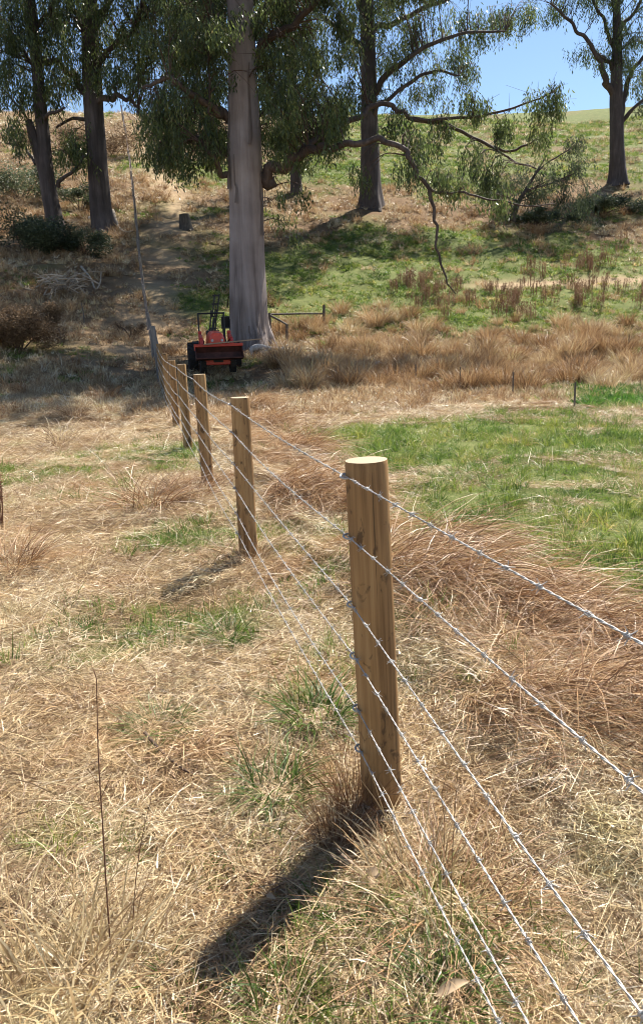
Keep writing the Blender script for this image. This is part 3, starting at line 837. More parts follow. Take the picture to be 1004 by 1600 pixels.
for me, px, py, s, lab, sz in [
    (T_green, 492, 1130, 1.0, 'dark green tussock left of the nearest fence post', .9),
    (T_dry, 505, 1115, .5, 'straw coloured tuft growing out of the dark green tussock', .8),
    (T_green, 430, 1245, .85, 'small green tussock below the dark green one, left of the nearest post', .8),
    (T_green, 250, 1145, .8, 'flattened green tussock in the straw at left of centre', .6),
    (T_rust, 235, 790, 1.7, 'wide rusty tussock lying left of the second fence post', .85),
    (T_rust, 300, 778, 1.3, 'rusty tussock between the wide one and the third fence post', .95),
    (T_dry, 95, 695, 1.9, 'pale dry tussock on the left standing with a dark hollow under it', .9),
    (T_dry, 155, 690, 1.2, 'smaller dry tussock just right of the pale one on the left', .8),
    (T_rust, 115, 655, 1.2, 'dark brown upright tussock behind the pale one on the left', 1.3),
    (T_rust, 170, 625, 1.3, 'dead brown weed tussock below the worn patch on the left', 1.1),
    (T_up, 75, 1570, 1.1, 'tall pale straw tussock in the bottom left corner', 1.0),
    (T_up, 160, 1540, .95, 'brownish straw tussock right of the bottom left corner', .9),
    (T_dry, 15, 1500, .8, 'straw tussock cut by the left edge of the picture', .9),
    (T_rust, 8, 890, 1.3, 'rusty dry tussock at the left edge halfway up', .9),
    (T_up, 20, 985, .9, 'pale bent straw tussock at the left edge below the rusty one', .8),
    (T_stalk, 556, 1275, .52, 'brown dead stalk tussock against the foot of the nearest post', 1.3),
    (T_stalk, 520, 1320, .5, 'shaded brown tussock in the shadow of the nearest post', 1.0),
    (T_up, 645, 1400, .9, 'pale straw tussock under the wires right of the nearest post', .9),
    (T_rust, 690, 1440, .95, 'flat brown tussock under the lower wires', .6),
    (T_rust, 385, 880, .8, 'rusty tussock around the foot of the second post', .9),
    (T_dry, 405, 885, .7, 'dry tuft at the right of the foot of the second post', 1.0),
    (T_rust, 345, 760, 1.0, 'brown tussock at the foot of the third post', .8),
    (T_up, 372, 790, .8, 'pale dead stalks between the second and third posts', 1.0),
    (T_rust, 690, 960, 1.0, 'rusty tussock on the grass band right of the nearest post', .7),
    (T_rust, 800, 1010, 1.1, 'rusty tussock with a dark hollow beneath, right of the nearest post', .7),
    (T_rust, 985, 1075, 1.0, 'dark brown tussock at the right edge', .8),
    (T_rust, 930, 1170, .9, 'low brown tussock at the right below the dark one', .6),
    (T_rust, 500, 770, 1.3, 'rusty tussock behind the wires between the two nearest posts', .8),
    (T_rust, 470, 700, 1.5, 'tall rusty tussock behind the second post', 1.1),
    (T_dry, 440, 660, 1.6, 'dry tussock in front of the fallen log', 1.1),
    (T_green, 700, 1570, .7, 'green tuft under the wires at the bottom right', .8),
    (T_green, 440, 1600, .6, 'fresh green tuft at the bottom edge', 1.1),
    (T_green, 548, 1475, .5, 'green tuft below the shadow of the nearest post', .9),
    (T_green, 355, 1000, .75, 'bright green tuft in the straw between the two nearest posts', .9),
]:
    put('grass_tussock', me, px, py, s, lab, group=None, sz=sz)
# hummocks of long grass combed over to the right beyond the fence
def hummock(seed):
    r = np.random.default_rng(seed); n = 760
    a = r.uniform(0, 6.28, n); q = .38 * np.sqrt(r.uniform(0, 1, n))
    root = np.stack([q * np.cos(a), q * np.sin(a), .20 * (1 - (q / .38) ** 2) ** .8 * r.uniform(.35, 1, n) - .01], -1)
    az = r.normal(0, .75, n); e0 = r.uniform(-.05, .9, n)
    t = np.clip(r.uniform(.1, 1.15, n), 0, 1)
    me = np_mesh('tussock', *blades(n, root, az, e0, e0 - r.uniform(.5, 1.4, n), r.uniform(.25, .75, n), r.uniform(.0025, .0055, n), 5, t, r))
    me.materials.append(M_rusty); return me
HUM = [hummock(301 + k) for k in range(3)]
for k, (px, py, sc, lab) in enumerate([
    (640, 905, 1.0, 'combed over hummock of rusty grass just right of the nearest post'), (735, 935, 1.1, 'rusty hummock, second to the right of the nearest post below the top wire'), (850, 985, 1.0, 'rusty hummock under the top wire, third to the right of the nearest post'),
    (960, 1020, 1.0, 'rusty hummock touching the top wire near the right edge'), (700, 870, 1.1, 'paler hummock bordering the green field right of the nearest post'), (850, 930, .9, 'hummock bordering the green field above the top wire'),
    (960, 1120, .9, 'dark hummock at the right edge below the second wire'), (820, 1110, .7, 'low hummock between the second and third wires at the right'), (480, 775, 1.2, 'rusty hummock seen between the two nearest posts'),
    (450, 715, 1.3, 'rusty hummock behind the top of the second post'), (530, 800, 1.0, 'rusty hummock just left of the head of the nearest post'), (420, 668, 1.3, 'rusty hummock where the band of long grass meets the shade'), (400, 640, 1.3, 'farthest rusty hummock of the long grass band')]):
    put('grass_hummock', HUM[k % 3], px, py, sc, lab, 'grass hummock', rz=R(-35) + random.gauss(0, .35))
# the clumps of the far bank that stand out one by one
for px, py, sc, dry, lab in [
    (823, 612, 1.3, 0, 'round brown tussock left of the bright green weed'), (905, 598, 1.2, 0, 'brown tussock just above the bright green weed'), (930, 580, 1.1, 1, 'greyish straw tussock above the bright green weed'),
    (735, 612, 1.1, 0, 'rusty tussock between the second and third steel pickets'), (770, 600, 1.0, 1, 'straw tussock behind the third steel picket'), (690, 612, 1.0, 0, 'rusty tussock left of the second steel picket'),
    (628, 590, 1.0, 0, 'rusty tussock beside the leftmost steel picket'), (575, 560, 1.1, 1, 'straw tussock next to the half hidden pale stone on the bank'), (528, 545, 1.1, 0, 'rusty tussock right of the timber fence end'),
    (468, 535, 1.0, 0, 'rusty tussock under the rail of the timber fence end'), (440, 570, .9, 1, 'straw tussock at the tip of the bleached log'), (970, 555, 1.3, 0, 'big rusty tussock at the right edge of the bank'),
    (850, 545, 1.2, 0, 'rusty tussock in the middle of the right bank'), (655, 540, 1.2, 1, 'straw tussock high on the bank above the leftmost steel picket'), (760, 535, 1.2, 0, 'rusty tussock high on the bank above the third steel picket')]:
    put('bank_tussock', random.choice(T_bankd if dry else T_bank), px, py, sc, lab, group='tussocks on the gully bank', sz=random.uniform(.8, 1.2))
pts = np.array([G(random.uniform(420, 1060), random.choice([random.uniform(505, 600), random.uniform(545, 610)])) for _ in range(190)])
x, y = wedge(90, 18, 34, 1, 1.3)
pts = np.vstack([pts, at_ground(x[x > 1], y[x > 1])])
C_bt = collect('bank_tussock_source', [t.copy() for t in T_bank + T_bankd], None)
scatter('bank_tussocks', pts, rots(len(pts), .08), U(.55, 1.4, len(pts)), U(0, 1, len(pts)), C_bt, 5, 'rusty and straw coloured tussocks massed on the gully bank')

# ------------------------------------------------------------------ trees
def leaf_arrays(centers, radii, per, ll, lw, hang=0.45, strand=True, squash=(1, 1, .8)):
    m = len(centers)
    n = m * per
    c = np.repeat(centers, per, 0); r = np.repeat(radii, per)
    u = RNG.normal(0, 1, (n, 3)); u /= np.linalg.norm(u, axis=1)[:, None]
    pos = c + u * (r * U(0, 1, n) ** .45)[:, None] * np.array(squash)
    if strand:                           # leaves hang in short strings
        k = 7
        grp = (np.arange(n) // k) * k
        pos2 = pos[grp]
        j = np.arange(n) % k
        pos = pos2 + np.stack([RNG.normal(0, .3, n) * ll, RNG.normal(0, .3, n) * ll, -j * ll * .42], -1)
    d = np.stack([RNG.normal(0, hang, n), RNG.normal(0, hang, n), np.full(n, -1.0) if strand else RNG.normal(0, .6, n)], -1)
    d /= np.linalg.norm(d, axis=1)[:, None]
    s = np.cross(d, RNG.normal(0, 1, (n, 3))); s /= np.linalg.norm(s, axis=1)[:, None] + 1e-9
    L = ll * U(.7, 1.3, n); W = lw * U(.7, 1.3, n)
    a = pos; b = pos + d * (L * .42)[:, None] + s * (W / 2)[:, None]
    e = pos + d * L[:, None]; f = pos + d * (L * .42)[:, None] - s * (W / 2)[:, None]
    V = np.stack([a, b, e, f], 1).reshape(-1, 3)
    F = np.arange(4 * n).reshape(-1, 4)
    t = np.clip(np.repeat(U(.15, .75, m), per) + RNG.normal(0, .18, n), 0, 1)
    return V, F, np.repeat(t, 4)

def px_path(pts, Y):
    P = []; rr = []
    for q in pts:
        px, py, r = q[:3]; dy = q[3] if len(q) > 3 else 0
        P.append(PX(px, py, Y + dy)); rr.append(r * mpp(Y + dy) if r > 0 else -r)
    return np.array(P), np.array(rr)

def limb_mesh(P, rr, n, per=6, lump=.12, seed=0, base=None, lobes=None, wob=0.0):
    Q = catmull(np.column_stack([P, rr]), per)
    if wob > 0:
        t = np.arange(len(Q))
        amp = Q[:, 3].clip(.02) * wob
        Q[:, 0] += amp * (vnoise(t * .35, np.full(len(t), seed * 1.7), 5) - .5) * 2
        Q[:, 2] += amp * (vnoise(t * .35, np.full(len(t), seed * 2.3 + 9), 6) - .5) * 2
    lb = None
    if lobes is not None:
        lb = np.interp(Q[:, 2], lobes[0], lobes[1])
    return Q, tube_arrays(Q[:, :3], Q[:, 3].clip(.004), n, lump, seed, lb)

def tree(name, label, Y, trunk, limbs, ells, loc_px, barkm, leaf, cat='tree', top=None, per=150, csize=.55, twig_r=.014, seed=1, stems=(), leafm=None, nsides=28):
    """trunk, stems and limbs: photo traced centre lines; ells: leaf masses (px, py, rx, ry, count, depth spread)"""
    base = G(*loc_px) if loc_px[1] > 0 else None
    root = empty(name, base)
    tag(root, label, cat)
    inv = -base
    P, rr = px_path(trunk, Y)
    if top is not None:
        for (dx, dy, dz, r) in top:
            P = np.vstack([P, P[-1] + np.array([dx, dy, dz])]); rr = np.append(rr, r)
    P[0, 2] = min(P[0, 2], base[2] - .25)
    z0 = base[2]
    Q, (V, F) = limb_mesh(P, rr, nsides, 8, .10, seed, lobes=([z0 - .3, z0 + .4, z0 + 1.6, z0 + 4, z0 + 9], [.34, .25, .08, .045, .02]))
    link('trunk', np_mesh('trunk', V + inv, F), barkm, root, True)
    skel = [Q[len(Q) // 3:]]
    for k, st in enumerate(stems):
        P, rr = px_path(st, Y)
        Qs, (V, F) = limb_mesh(P, rr, 16, 8, .1, seed + 20 + k)
        link('stem', np_mesh('stem', V + inv, F), barkm, root, True)
        skel.append(Qs)
    for k, lb in enumerate(limbs):
        P, rr = px_path(lb, Y)
        rr = rr * .84
        Ql, (V, F) = limb_mesh(P, rr, 10, 7, .15, seed + 40 + k, wob=1.5)
        link('branch', np_mesh('branch', V + inv, F), M_limb if barkm is M_bark else barkm, root, True)
        skel.append(Ql)
    cs, rs = [], []
    for e in ells:
        px, py, rx, ry, cnt = e[:5]; sp = e[5] if len(e) > 5 else 2.0; off = e[6] if len(e) > 6 else 0
        cnt = max(1, int(cnt * ((.76 if rx > 32 else 1.45) if py > -25 else 1.25)))  # unseen leaf masses above the view are thickened for the shade they cast
        for _ in range(cnt):
            a = random.uniform(0, 6.283); q = math.sqrt(random.random())
            dy = off + random.uniform(-sp, sp)
            cs.append(PX(px + rx * q * math.cos(a), py + ry * q * math.sin(a), Y + dy)); rs.append(csize * random.uniform(.5, 1.15))
    if top is not None:                       # the crown goes on above the picture
        tp = skel[0][-1][:3]
    cs = np.array(cs); rs = np.array(rs)
    V, F, T = leaf_arrays(cs, rs, per, *leaf)
    link('crown', np_mesh('crown', V + inv, F, T), leafm or M_leafg, root)
    S = np.vstack(skel)
    parts = []
    for c in cs:
        if c[2] > base[2] + 22: continue
        d = np.linalg.norm((S[:, :3] - c) * np.array([1, 1, 1.0]) + np.array([0, 0, 0]), axis=1) + (S[:, 2] > c[2] + .6) * 1.5
        if d.min() > (2.6 if Y < 30 else 4.0): continue
        s0 = S[int(np.argmin(d))]
        mid = (s0[:3] + c) / 2 + np.array([random.uniform(-.2, .2), random.uniform(-.2, .2), .22 * np.linalg.norm(c - s0[:3])])
        pth = catmull(np.array([s0[:3], mid, c + np.array([0, 0, .1])]), 4)
        r0 = min(s0[3] * .5, twig_r * (1 + .5 * np.linalg.norm(c - s0[:3])))
        parts.append(tube_arrays(pth, np.linspace(max(r0, .006), .005, len(pth)), 4))
        for _ in range(2):
            u = np.random.default_rng(len(parts)).normal(0, .45, 3)
            pth2 = catmull(np.array([mid, (mid + c) / 2 + u * .4, c + u]), 3)
            parts.append(tube_arrays(pth2, np.linspace(max(r0 * .5, .005), .004, len(pth2)), 3))
    V, F = join_arrays(parts)
    tag(link('twigs', np_mesh('twigs', V + inv, F), M_twig, root), kind='stuff')
    return root

# the big gum behind the tractor
BIG = tree('gum_tree', 'massive pale smooth barked gum tree with a flared base behind the red tractor', 26.5,
     [(392, 562, 46), (391, 548, 38), (390, 530, 33), (388, 505, 29), (387, 450, 27.5), (386, 380, 26), (384, 290, 25), (382, 240, 24.5), (381, 180, 22.5), (379, 120, 21), (377, 60, 19.5), (375, 0, 18)],
     [[(400, 292, 12), (420, 278, 10), (440, 259, 8.5, -.3), (470, 242, 7.5, -.6), (505, 232, 6.5, -.9), (545, 218, 5.5, -1.2), (585, 222, 5.2, -1.4), (624, 228, 4.6, -1.6), (641, 247, 4.2, -1.7), (655, 275, 3.8, -1.7),
       (668, 298, 3.4, -1.7), (678, 322, 3, -1.7), (681, 350, 2.6, -1.7), (681, 385, 2.2, -1.7), (690, 415, 1.9, -1.7), (697, 440, 1.5, -1.7), (710, 458, .8, -1.7)],
      [(470, 240, 6, -.4), (520, 200, 5, .3), (560, 178, 4.5, .8), (600, 166, 4, 1), (625, 172, 3.8, 1.1), (645, 185, 3.5, 1.2), (690, 193, 3, 1.3), (725, 208, 2.8, 1.4), (760, 226, 2.6, 1.4), (790, 235, 2.2, 1.5), (825, 228, 1.8, 1.5)],
      [(645, 185, 2.6, 1.2), (700, 186, 2.4, 1), (750, 182, 2.2, .8), (790, 172, 1.8, .6), (830, 158, 1.4, .5), (860, 145, 1, .4)],
      [(667, 295, 2.6, -1.7), (700, 304, 2.2, -1.8), (735, 302, 1.9, -1.9), (770, 312, 1.6, -2), (830, 322, 1.2, -2), (868, 318, .8, -2)],
      [(760, 226, 2, 1.4), (800, 250, 1.6, 1.2), (838, 262, 1.2, 1)],
      [(372, 192, 8), (350, 178, 7, -.3), (320, 160, 6, -.8), (295, 142, 5, -1), (265, 125, 4, -1.2), (240, 132, 3, -1.2), (222, 137, 2, -1.2)],
      [(372, 252, 9), (350, 238, 7, .3), (325, 217, 5.5, .6), (300, 216, 4.5, .8), (268, 224, 3.2, 1)],
      [(370, 290, 7), (345, 268, 5, -.5), (330, 245, 4, -.8), (318, 225, 3, -1)],
      [(388, 104, 9), (402, 92, 7.5), (420, 65, 6.5, -.3), (445, 42, 6, -.5), (480, 18, 5, -.8), (505, -10, 4.5, -1)],
      [(386, 55, 9), (400, 35, 7.5, .3), (412, 10, 6.5, .5), (425, -30, 6, .6)],
      [(368, 60, 6), (345, 30, 5, .4), (325, 0, 4.5, .8), (300, -50, 4, 1)],
      [(379, 90, 9), (410, 30, 7, .3), (450, -30, 6, .6), (540, -90, 5, 1), (640, -100, 4, 1.2), (740, -80, 3, 1.2)],
      [(326, 180, 2.2, -.8), (328, 120, 2, -.7), (326, 75, 1.6, -.6), (330, 40, 1.2, -.6)]],
     [(285, 165, 55, 45, 30, 1.5), (250, 205, 35, 40, 16, 1.2), (310, 90, 50, 80, 50, 2), (300, 40, 70, 50, 44, 2), (330, 215, 26, 40, 10, 1.2), (270, 245, 30, 25, 7, 1),
      (450, 90, 48, 95, 46, 2.2), (470, 200, 55, 45, 26, 1.6), (430, 30, 50, 50, 20, 2), (525, 90, 40, 100, 36, 2), (510, 195, 40, 40, 16, 1.4), (445, 190, 26, 60, 14, 1.6), (330, 0, 60, 50, 20, 3),
      (480, -60, 110, 60, 40, 3), (280, -60, 90, 60, 34, 3), (390, -150, 160, 90, 70, 5), (390, -300, 150, 90, 60, 5), (440, -80, 110, 70, 40, 3, 5), (440, -140, 130, 80, 60, 4, 7), (470, -290, 130, 80, 50, 4, 8), (540, -170, 130, 90, 70, 4, 6), (700, -190, 120, 100, 70, 4, 6), (650, -55, 110, 36, 60, 2.5, 3.5), (680, -120, 110, 50, 60, 3, 3.5), (560, -110, 80, 60, 30, 3, 1), (330, -40, 70, 60, 24, 2.5, 4),
      (435, 320, 22, 30, 2, .6, 1.5), (450, 350, 18, 30, 1, .6, 1), (560, 258, 22, 22, 2, .6, -1), (475, 290, 20, 20, 1, .7),
      (690, 205, 14, 26, 4, .5, 1), (735, 232, 16, 18, 3, .4, 1.2), (742, 165, 26, 18, 5, .5, 1), (850, 148, 24, 26, 7, .4, .4), (880, 160, 8, 8, 1, .2, .4), (765, 262, 30, 34, 7, .6, .5), (792, 205, 14, 30, 4, .4, 1), (845, 215, 14, 26, 3, .4, 1),
      (648, 262, 16, 24, 4, .4, -1.5), (700, 280, 22, 22, 5, .5, -1.6), (655, 215, 20, 16, 3, .5, -1), (760, 310, 30, 12, 3, .4, -2), (620, 190, 20, 16, 3, .5, 1)],
     (392, 552), M_bark, (.17, .042), per=115, csize=.5, seed=3, top=[(-.1, .2, 4, .3), (.3, .2, 4, .2), (.2, -.2, 4, .08)], nsides=56)

def bark_strips(root, n, m):
    t = [c for c in root.children if c.name.startswith('trunk')][0].data
    co = np.empty(len(t.vertices) * 3, np.float32); t.vertices.foreach_get('co', co); co = co.reshape(-1, 56, 3)
    zc = co[:, :, 2].mean(1)
    for k in range(n):
        j = random.randrange(56); z0 = random.uniform(.8, 9); ln = random.uniform(.8, 3.0)
        zs = np.linspace(z0, z0 - ln, 8); zs = zs[zs > .05]
        if len(zs) < 4: continue
        dj = np.linspace(0, random.uniform(-2, 2), len(zs))
        P = []
        for q, z in enumerate(zs):
            i = int(np.clip(np.searchsorted(zc, z), 0, len(zc) - 1)); jj = int(j + dj[q]) % 56
            ctr = co[i].mean(0); rad = co[i, jj] - ctr
            P.append(ctr + rad * (1.012 + .006 * q + .05 * max(0, q - 4) * random.uniform(.4, 1)))
        P = catmull(np.array(P), 3)
        w = np.linspace(.02, .07, len(P)) * random.uniform(.5, 1.2)
        tng = np.cross(P[0] - co[5].mean(0), [0, 0, 1]); tng[2] = 0; tng /= np.linalg.norm(tng) + 1e-9
        out = P[0] - co[int(np.clip(np.searchsorted(zc, zs[0]), 0, len(zc) - 1))].mean(0); out[2] = 0; out /= np.linalg.norm(out) + 1e-9
        tng = np.array([-out[1], out[0], 0])
        V = np.stack([P - tng * w[:, None], P + out * .02, P + tng * w[:, None]], 1).reshape(-1, 3)
        i = np.arange(len(P) - 1)[:, None] * 3
        F = np.concatenate([np.concatenate([i, i + 1, i + 4, i + 3], 1), np.concatenate([i + 1, i + 2, i + 5, i + 4], 1)])
        link('bark_strip', np_mesh('bark_strip', V, F), m, root, True)
bark_strips(BIG, 16, M_strip)

tree('gum_tree', 'dark trunked gum with a wide foot on the brown slope right of the big gum', 54,
     [(580, 335, 23), (580, 322, 19), (579, 300, 15.5), (578, 260, 14), (577, 200, 12.5), (576, 120, 11), (574, 50, 10), (573, 0, 9)],
     [[(577, 150, 6), (600, 120, 5, -.8), (640, 90, 4, -1.5), (690, 62, 3, -2), (740, 50, 2.2, -2.4), (790, 48, 1.5, -2.6)], [(576, 100, 6), (555, 70, 5, .5), (530, 40, 4, 1), (500, 20, 3, 1.5)],
      [(576, 70, 5, 0), (600, 40, 4.5, 1), (640, 20, 4, 2), (700, -5, 3, 2.5)], [(577, 190, 4), (600, 160, 3.5, -1), (640, 130, 3, -1.5), (680, 110, 2.4, -2), (715, 120, 1.6, -2)],
      [(574, 40, 5), (560, 0, 4.5, 0), (540, -60, 4, 0)]],
     [(600, 45, 75, 55, 34, 3), (650, 100, 60, 45, 26, 2.5), (555, 130, 45, 60, 22, 2.5), (700, 50, 60, 40, 22, 2.5), (770, 38, 50, 26, 14, 2), (805, 20, 30, 26, 8, 2), (690, 135, 40, 26, 10, 1.6), (720, 90, 26, 30, 7, 1.6), (640, 20, 90, 30, 26, 3),
      (625, 140, 40, 30, 10, 2), (600, -60, 130, 70, 80, 5), (580, -180, 150, 90, 110, 6), (560, -320, 140, 90, 90, 6), (470, -120, 60, 80, 40, 4), (590, 215, 18, 16, 2, 1), (735, 120, 14, 16, 2, 1)],
     (580, 325), M_barkd, (.26, .065), per=100, csize=.9, seed=5, top=[(0, 0, 5, .25), (.2, 0, 4, .1)])

tree('gum_tree', 'slim gum tree with forked bare limbs alone against the sky at the right edge', 62,
     [(965, 292, 17), (965, 275, 12.5), (964, 240, 10.5), (963, 200, 9.5), (962, 150, 9), (963, 90, 7), (963, 30, 5.5), (961, -30, 4)],
     [[(961, 150, 5.5), (945, 130, 5, -.5), (938, 100, 4, -.8), (925, 75, 3.4, -1), (905, 50, 2.8, -1.2), (880, 25, 2.2, -1.4), (860, 5, 1.6, -1.5)],
      [(958, 108, 3.5), (945, 92, 3, -.3), (930, 84, 2.2, -.5)], [(966, 180, 5), (976, 150, 4.5, .5), (985, 120, 3.5, .8), (1000, 90, 3, 1), (1020, 60, 2, 1)],
      [(970, 190, 4), (985, 175, 3, -.5), (998, 160, 2.4, -.8), (1015, 145, 1.6, -1)], [(964, 60, 4), (980, 30, 3, .3), (1000, 0, 2.4, .5)], [(963, 80, 3.4), (945, 40, 2.6, .5), (925, 0, 2, .8)]],
     [(990, 85, 30, 45, 18, 2), (985, 30, 40, 35, 16, 2), (940, 85, 22, 16, 5, 1), (915, 78, 18, 12, 4, .8), (900, 10, 60, 16, 14, 1.5), (860, 8, 40, 14, 7, 1), (1010, 140, 22, 35, 9, 1.5), (1005, 180, 10, 14, 2, 1), (950, -50, 90, 50, 60, 4), (975, -130, 100, 60, 70, 4), (1070, -60, 80, 80, 60, 4),
      (1050, 60, 40, 80, 24, 3)],
     (965, 286), M_barkd, (.26, .06), per=95, csize=.9, seed=9, top=[(0, 0, 3, .08)])

tree('gum_tree', 'thick dark gum trunk on the left bank, the right one of the two', 44.5,
     [(164, 372, 20), (162, 355, 17), (158, 330, 15), (154, 280, 14.5), (150, 220, 14), (146, 160, 13.5), (143, 100, 12.5), (141, 50, 11.5), (140, 0, 10.5)],
     [[(150, 170, 6), (165, 152, 5, -.5), (180, 150, 4, -.7), (200, 152, 3.4, -.9), (212, 168, 2.8, -1), (224, 188, 2, -1)], [(145, 150, 6), (120, 125, 5, .5), (98, 105, 4.5, .8), (75, 95, 3.5, 1), (55, 92, 2.5, 1)],
      [(143, 110, 5), (165, 85, 4, -.5), (190, 60, 3.5, -1), (215, 40, 3, -1.2)], [(141, 60, 5.5), (125, 30, 5, .5), (105, 0, 4, 1), (90, -40, 3, 1)], [(142, 40, 5), (165, 10, 4.4, .3), (190, -30, 4, .5)], [(148, 192, 4), (125, 186, 3, .6), (108, 186, 2.4, .8), (90, 200, 1.8, 1)]],
     [(200, 55, 55, 45, 24, 2.5), (130, 45, 60, 45, 22, 2.5), (95, 125, 30, 36, 9, 2), (190, 100, 40, 30, 12, 2), (245, 90, 30, 40, 10, 2), (160, 10, 90, 30, 24, 3), (225, 150, 20, 16, 4, 1), (115, 215, 30, 28, 8, 1.2), (140, -60, 130, 60, 80, 4), (170, -170, 130, 80, 80, 5), (260, 30, 60, 60, 26, 3), (60, 20, 60, 50, 20, 3), (170, 70, 70, 50, 24, 3), (150, 120, 30, 26, 6, 2), (70, 110, 24, 30, 6, 2), (210, 95, 50, 45, 18, 2, -3), (250, 15, 60, 45, 26, 2, -2), (310, -90, 80, 60, 60, 3, 0)],
     (162, 357), M_barkd, (.24, .058), per=100, csize=.8, seed=13, top=[(0, 0, 4, .2), (.2, 0, 3, .08)])

tree('gum_tree', 'leaning forked dark gum on the left bank, the thinner one of the two', 44,
     [(92, 380, 13), (90, 365, 11.5), (84, 335, 11.5), (78, 305, 11), (74, 280, 10.5), (70, 230, 9), (64, 170, 8.5), (58, 100, 8), (52, 50, 7.5), (47, 0, 7)],
     [[(60, 120, 4), (40, 90, 3.5, .4), (20, 60, 3, .6), (0, 20, 2.4, .8)], [(66, 190, 3.4), (78, 180, 2.8, -.6), (92, 172, 2.2, -.8), (104, 168, 1.6, -.8)], [(88, 290, 4), (100, 276, 3, -.4), (118, 262, 2.6, -.6), (135, 245, 2, -.8)], [(52, 55, 4), (72, 25, 3.5, .3), (90, 0, 3, .5)],
      [(58, 255, 3), (42, 238, 2.4, .5), (28, 228, 2, .6), (8, 224, 1.4, .8)]],
     [(35, 55, 40, 50, 18, 2.5), (15, 130, 28, 36, 9, 2), (80, 60, 30, 36, 9, 2), (15, 205, 24, 26, 7, 1.4), (110, 235, 30, 22, 7, 1), (50, 5, 60, 30, 18, 3), (0, 60, 20, 60, 10, 2), (55, 160, 20, 20, 3, 1.5), (40, -70, 110, 60, 60, 4), (30, -170, 110, 70, 50, 4), (-50, 60, 40, 110, 26, 3), (50, 110, 50, 40, 14, 2), (20, 30, 50, 60, 20, 3), (85, 140, 16, 22, 3, 1)],
     (90, 367), M_barkd, (.24, .058), per=100, csize=.75, seed=17, top=[(-.6, 0, 4, .12), (-.3, 0, 3, .05)],
     stems=[[(76, 300, 8), (68, 270, 7.5), (58, 235, 7), (50, 205, 6.5), (45, 188, 5)]])

tree('gum_tree', 'slender dark gum half hidden behind the big pale trunk and its hanging leaves', 58,
     [(464, 325, 11), (463, 310, 9), (462, 280, 8), (458, 200, 8), (455, 120, 7.5), (452, 50, 7), (450, 0, 6)],
     [[(456, 150, 4), (475, 120, 3.4, .5), (495, 100, 2.4, 1)], [(455, 110, 4), (430, 80, 3.4, .5), (415, 60, 2.4, 1)]],
     [(480, 130, 40, 60, 12, 2), (430, 110, 26, 50, 8, 2), (455, 30, 60, 40, 14, 2), (455, -60, 80, 60, 40, 4), (430, -180, 130, 80, 90, 6), (430, -290, 110, 70, 60, 5), (470, 255, 26, 20, 4, 1), (475, 210, 35, 30, 6, 1.5)],
     (463, 312), M_barkd, (.26, .065), per=110, csize=.9, seed=23, top=[(0, 0, 4, .1)])

tree('gum_tree', 'dense gum mostly hidden straight behind the big pale trunk, only its hanging foliage showing', 41,
     [(378, 440, 15), (378, 425, 12), (379, 380, 10), (380, 300, 9.5), (381, 200, 9), (380, 100, 8), (378, 0, 7)],
     [[(380, 210, 4), (350, 180, 3.5, -.6), (310, 150, 3, -1), (270, 130, 2, -1.4)], [(380, 200, 4), (420, 170, 3.4, .5), (460, 140, 2.8, 1), (500, 120, 2, 1.5)], [(380, 120, 4), (340, 80, 3.4, .5), (300, 40, 2.8, .8), (270, 10, 2, 1)],
      [(380, 100, 4), (430, 50, 3.4, .5), (480, 10, 2.8, .8), (530, -30, 2, 1)]],
     [(275, 165, 40, 45, 24, 2), (320, 120, 45, 60, 36, 2.5), (260, 215, 30, 30, 14, 1.5), (330, 215, 26, 26, 9, 1.5), (300, 40, 60, 50, 36, 3), (440, 130, 50, 60, 36, 2.5), (430, 220, 30, 26, 8, 1.5), (500, 170, 40, 40, 20, 2), (470, 40, 70, 50, 40, 3),
      (390, -60, 150, 50, 80, 4), (400, -160, 150, 70, 90, 5), (450, -260, 120, 60, 50, 4)],
     (378, 427), M_barkd, (.22, .055), per=150, csize=.95, seed=37, top=[(0, 0, 4, .15)])

tree('gum_sapling', 'leafy pale green gum sapling below the lone gum on the right slope', 47,
     [(800, 345, 4), (808, 320, 3), (822, 295, 2.4), (838, 268, 1.8), (850, 248, 1)],
     [[(812, 315, 2), (780, 305, 1.6, -.4), (750, 300, 1)], [(822, 296, 1.8), (865, 285, 1.5, .4), (900, 268, 1)], [(835, 272, 1.4), (860, 250, 1.2, .4), (892, 232, .8)]],
     [(835, 275, 45, 26, 18, 1.2), (885, 255, 36, 26, 12, 1), (770, 298, 30, 20, 7, 1), (905, 305, 30, 24, 8, 1), (850, 310, 50, 18, 10, 1.2), (905, 215, 14, 18, 3, .8)],
     (802, 338), M_barkd, (.20, .05), per=110, csize=.6, seed=29, leafm=M_shrub)

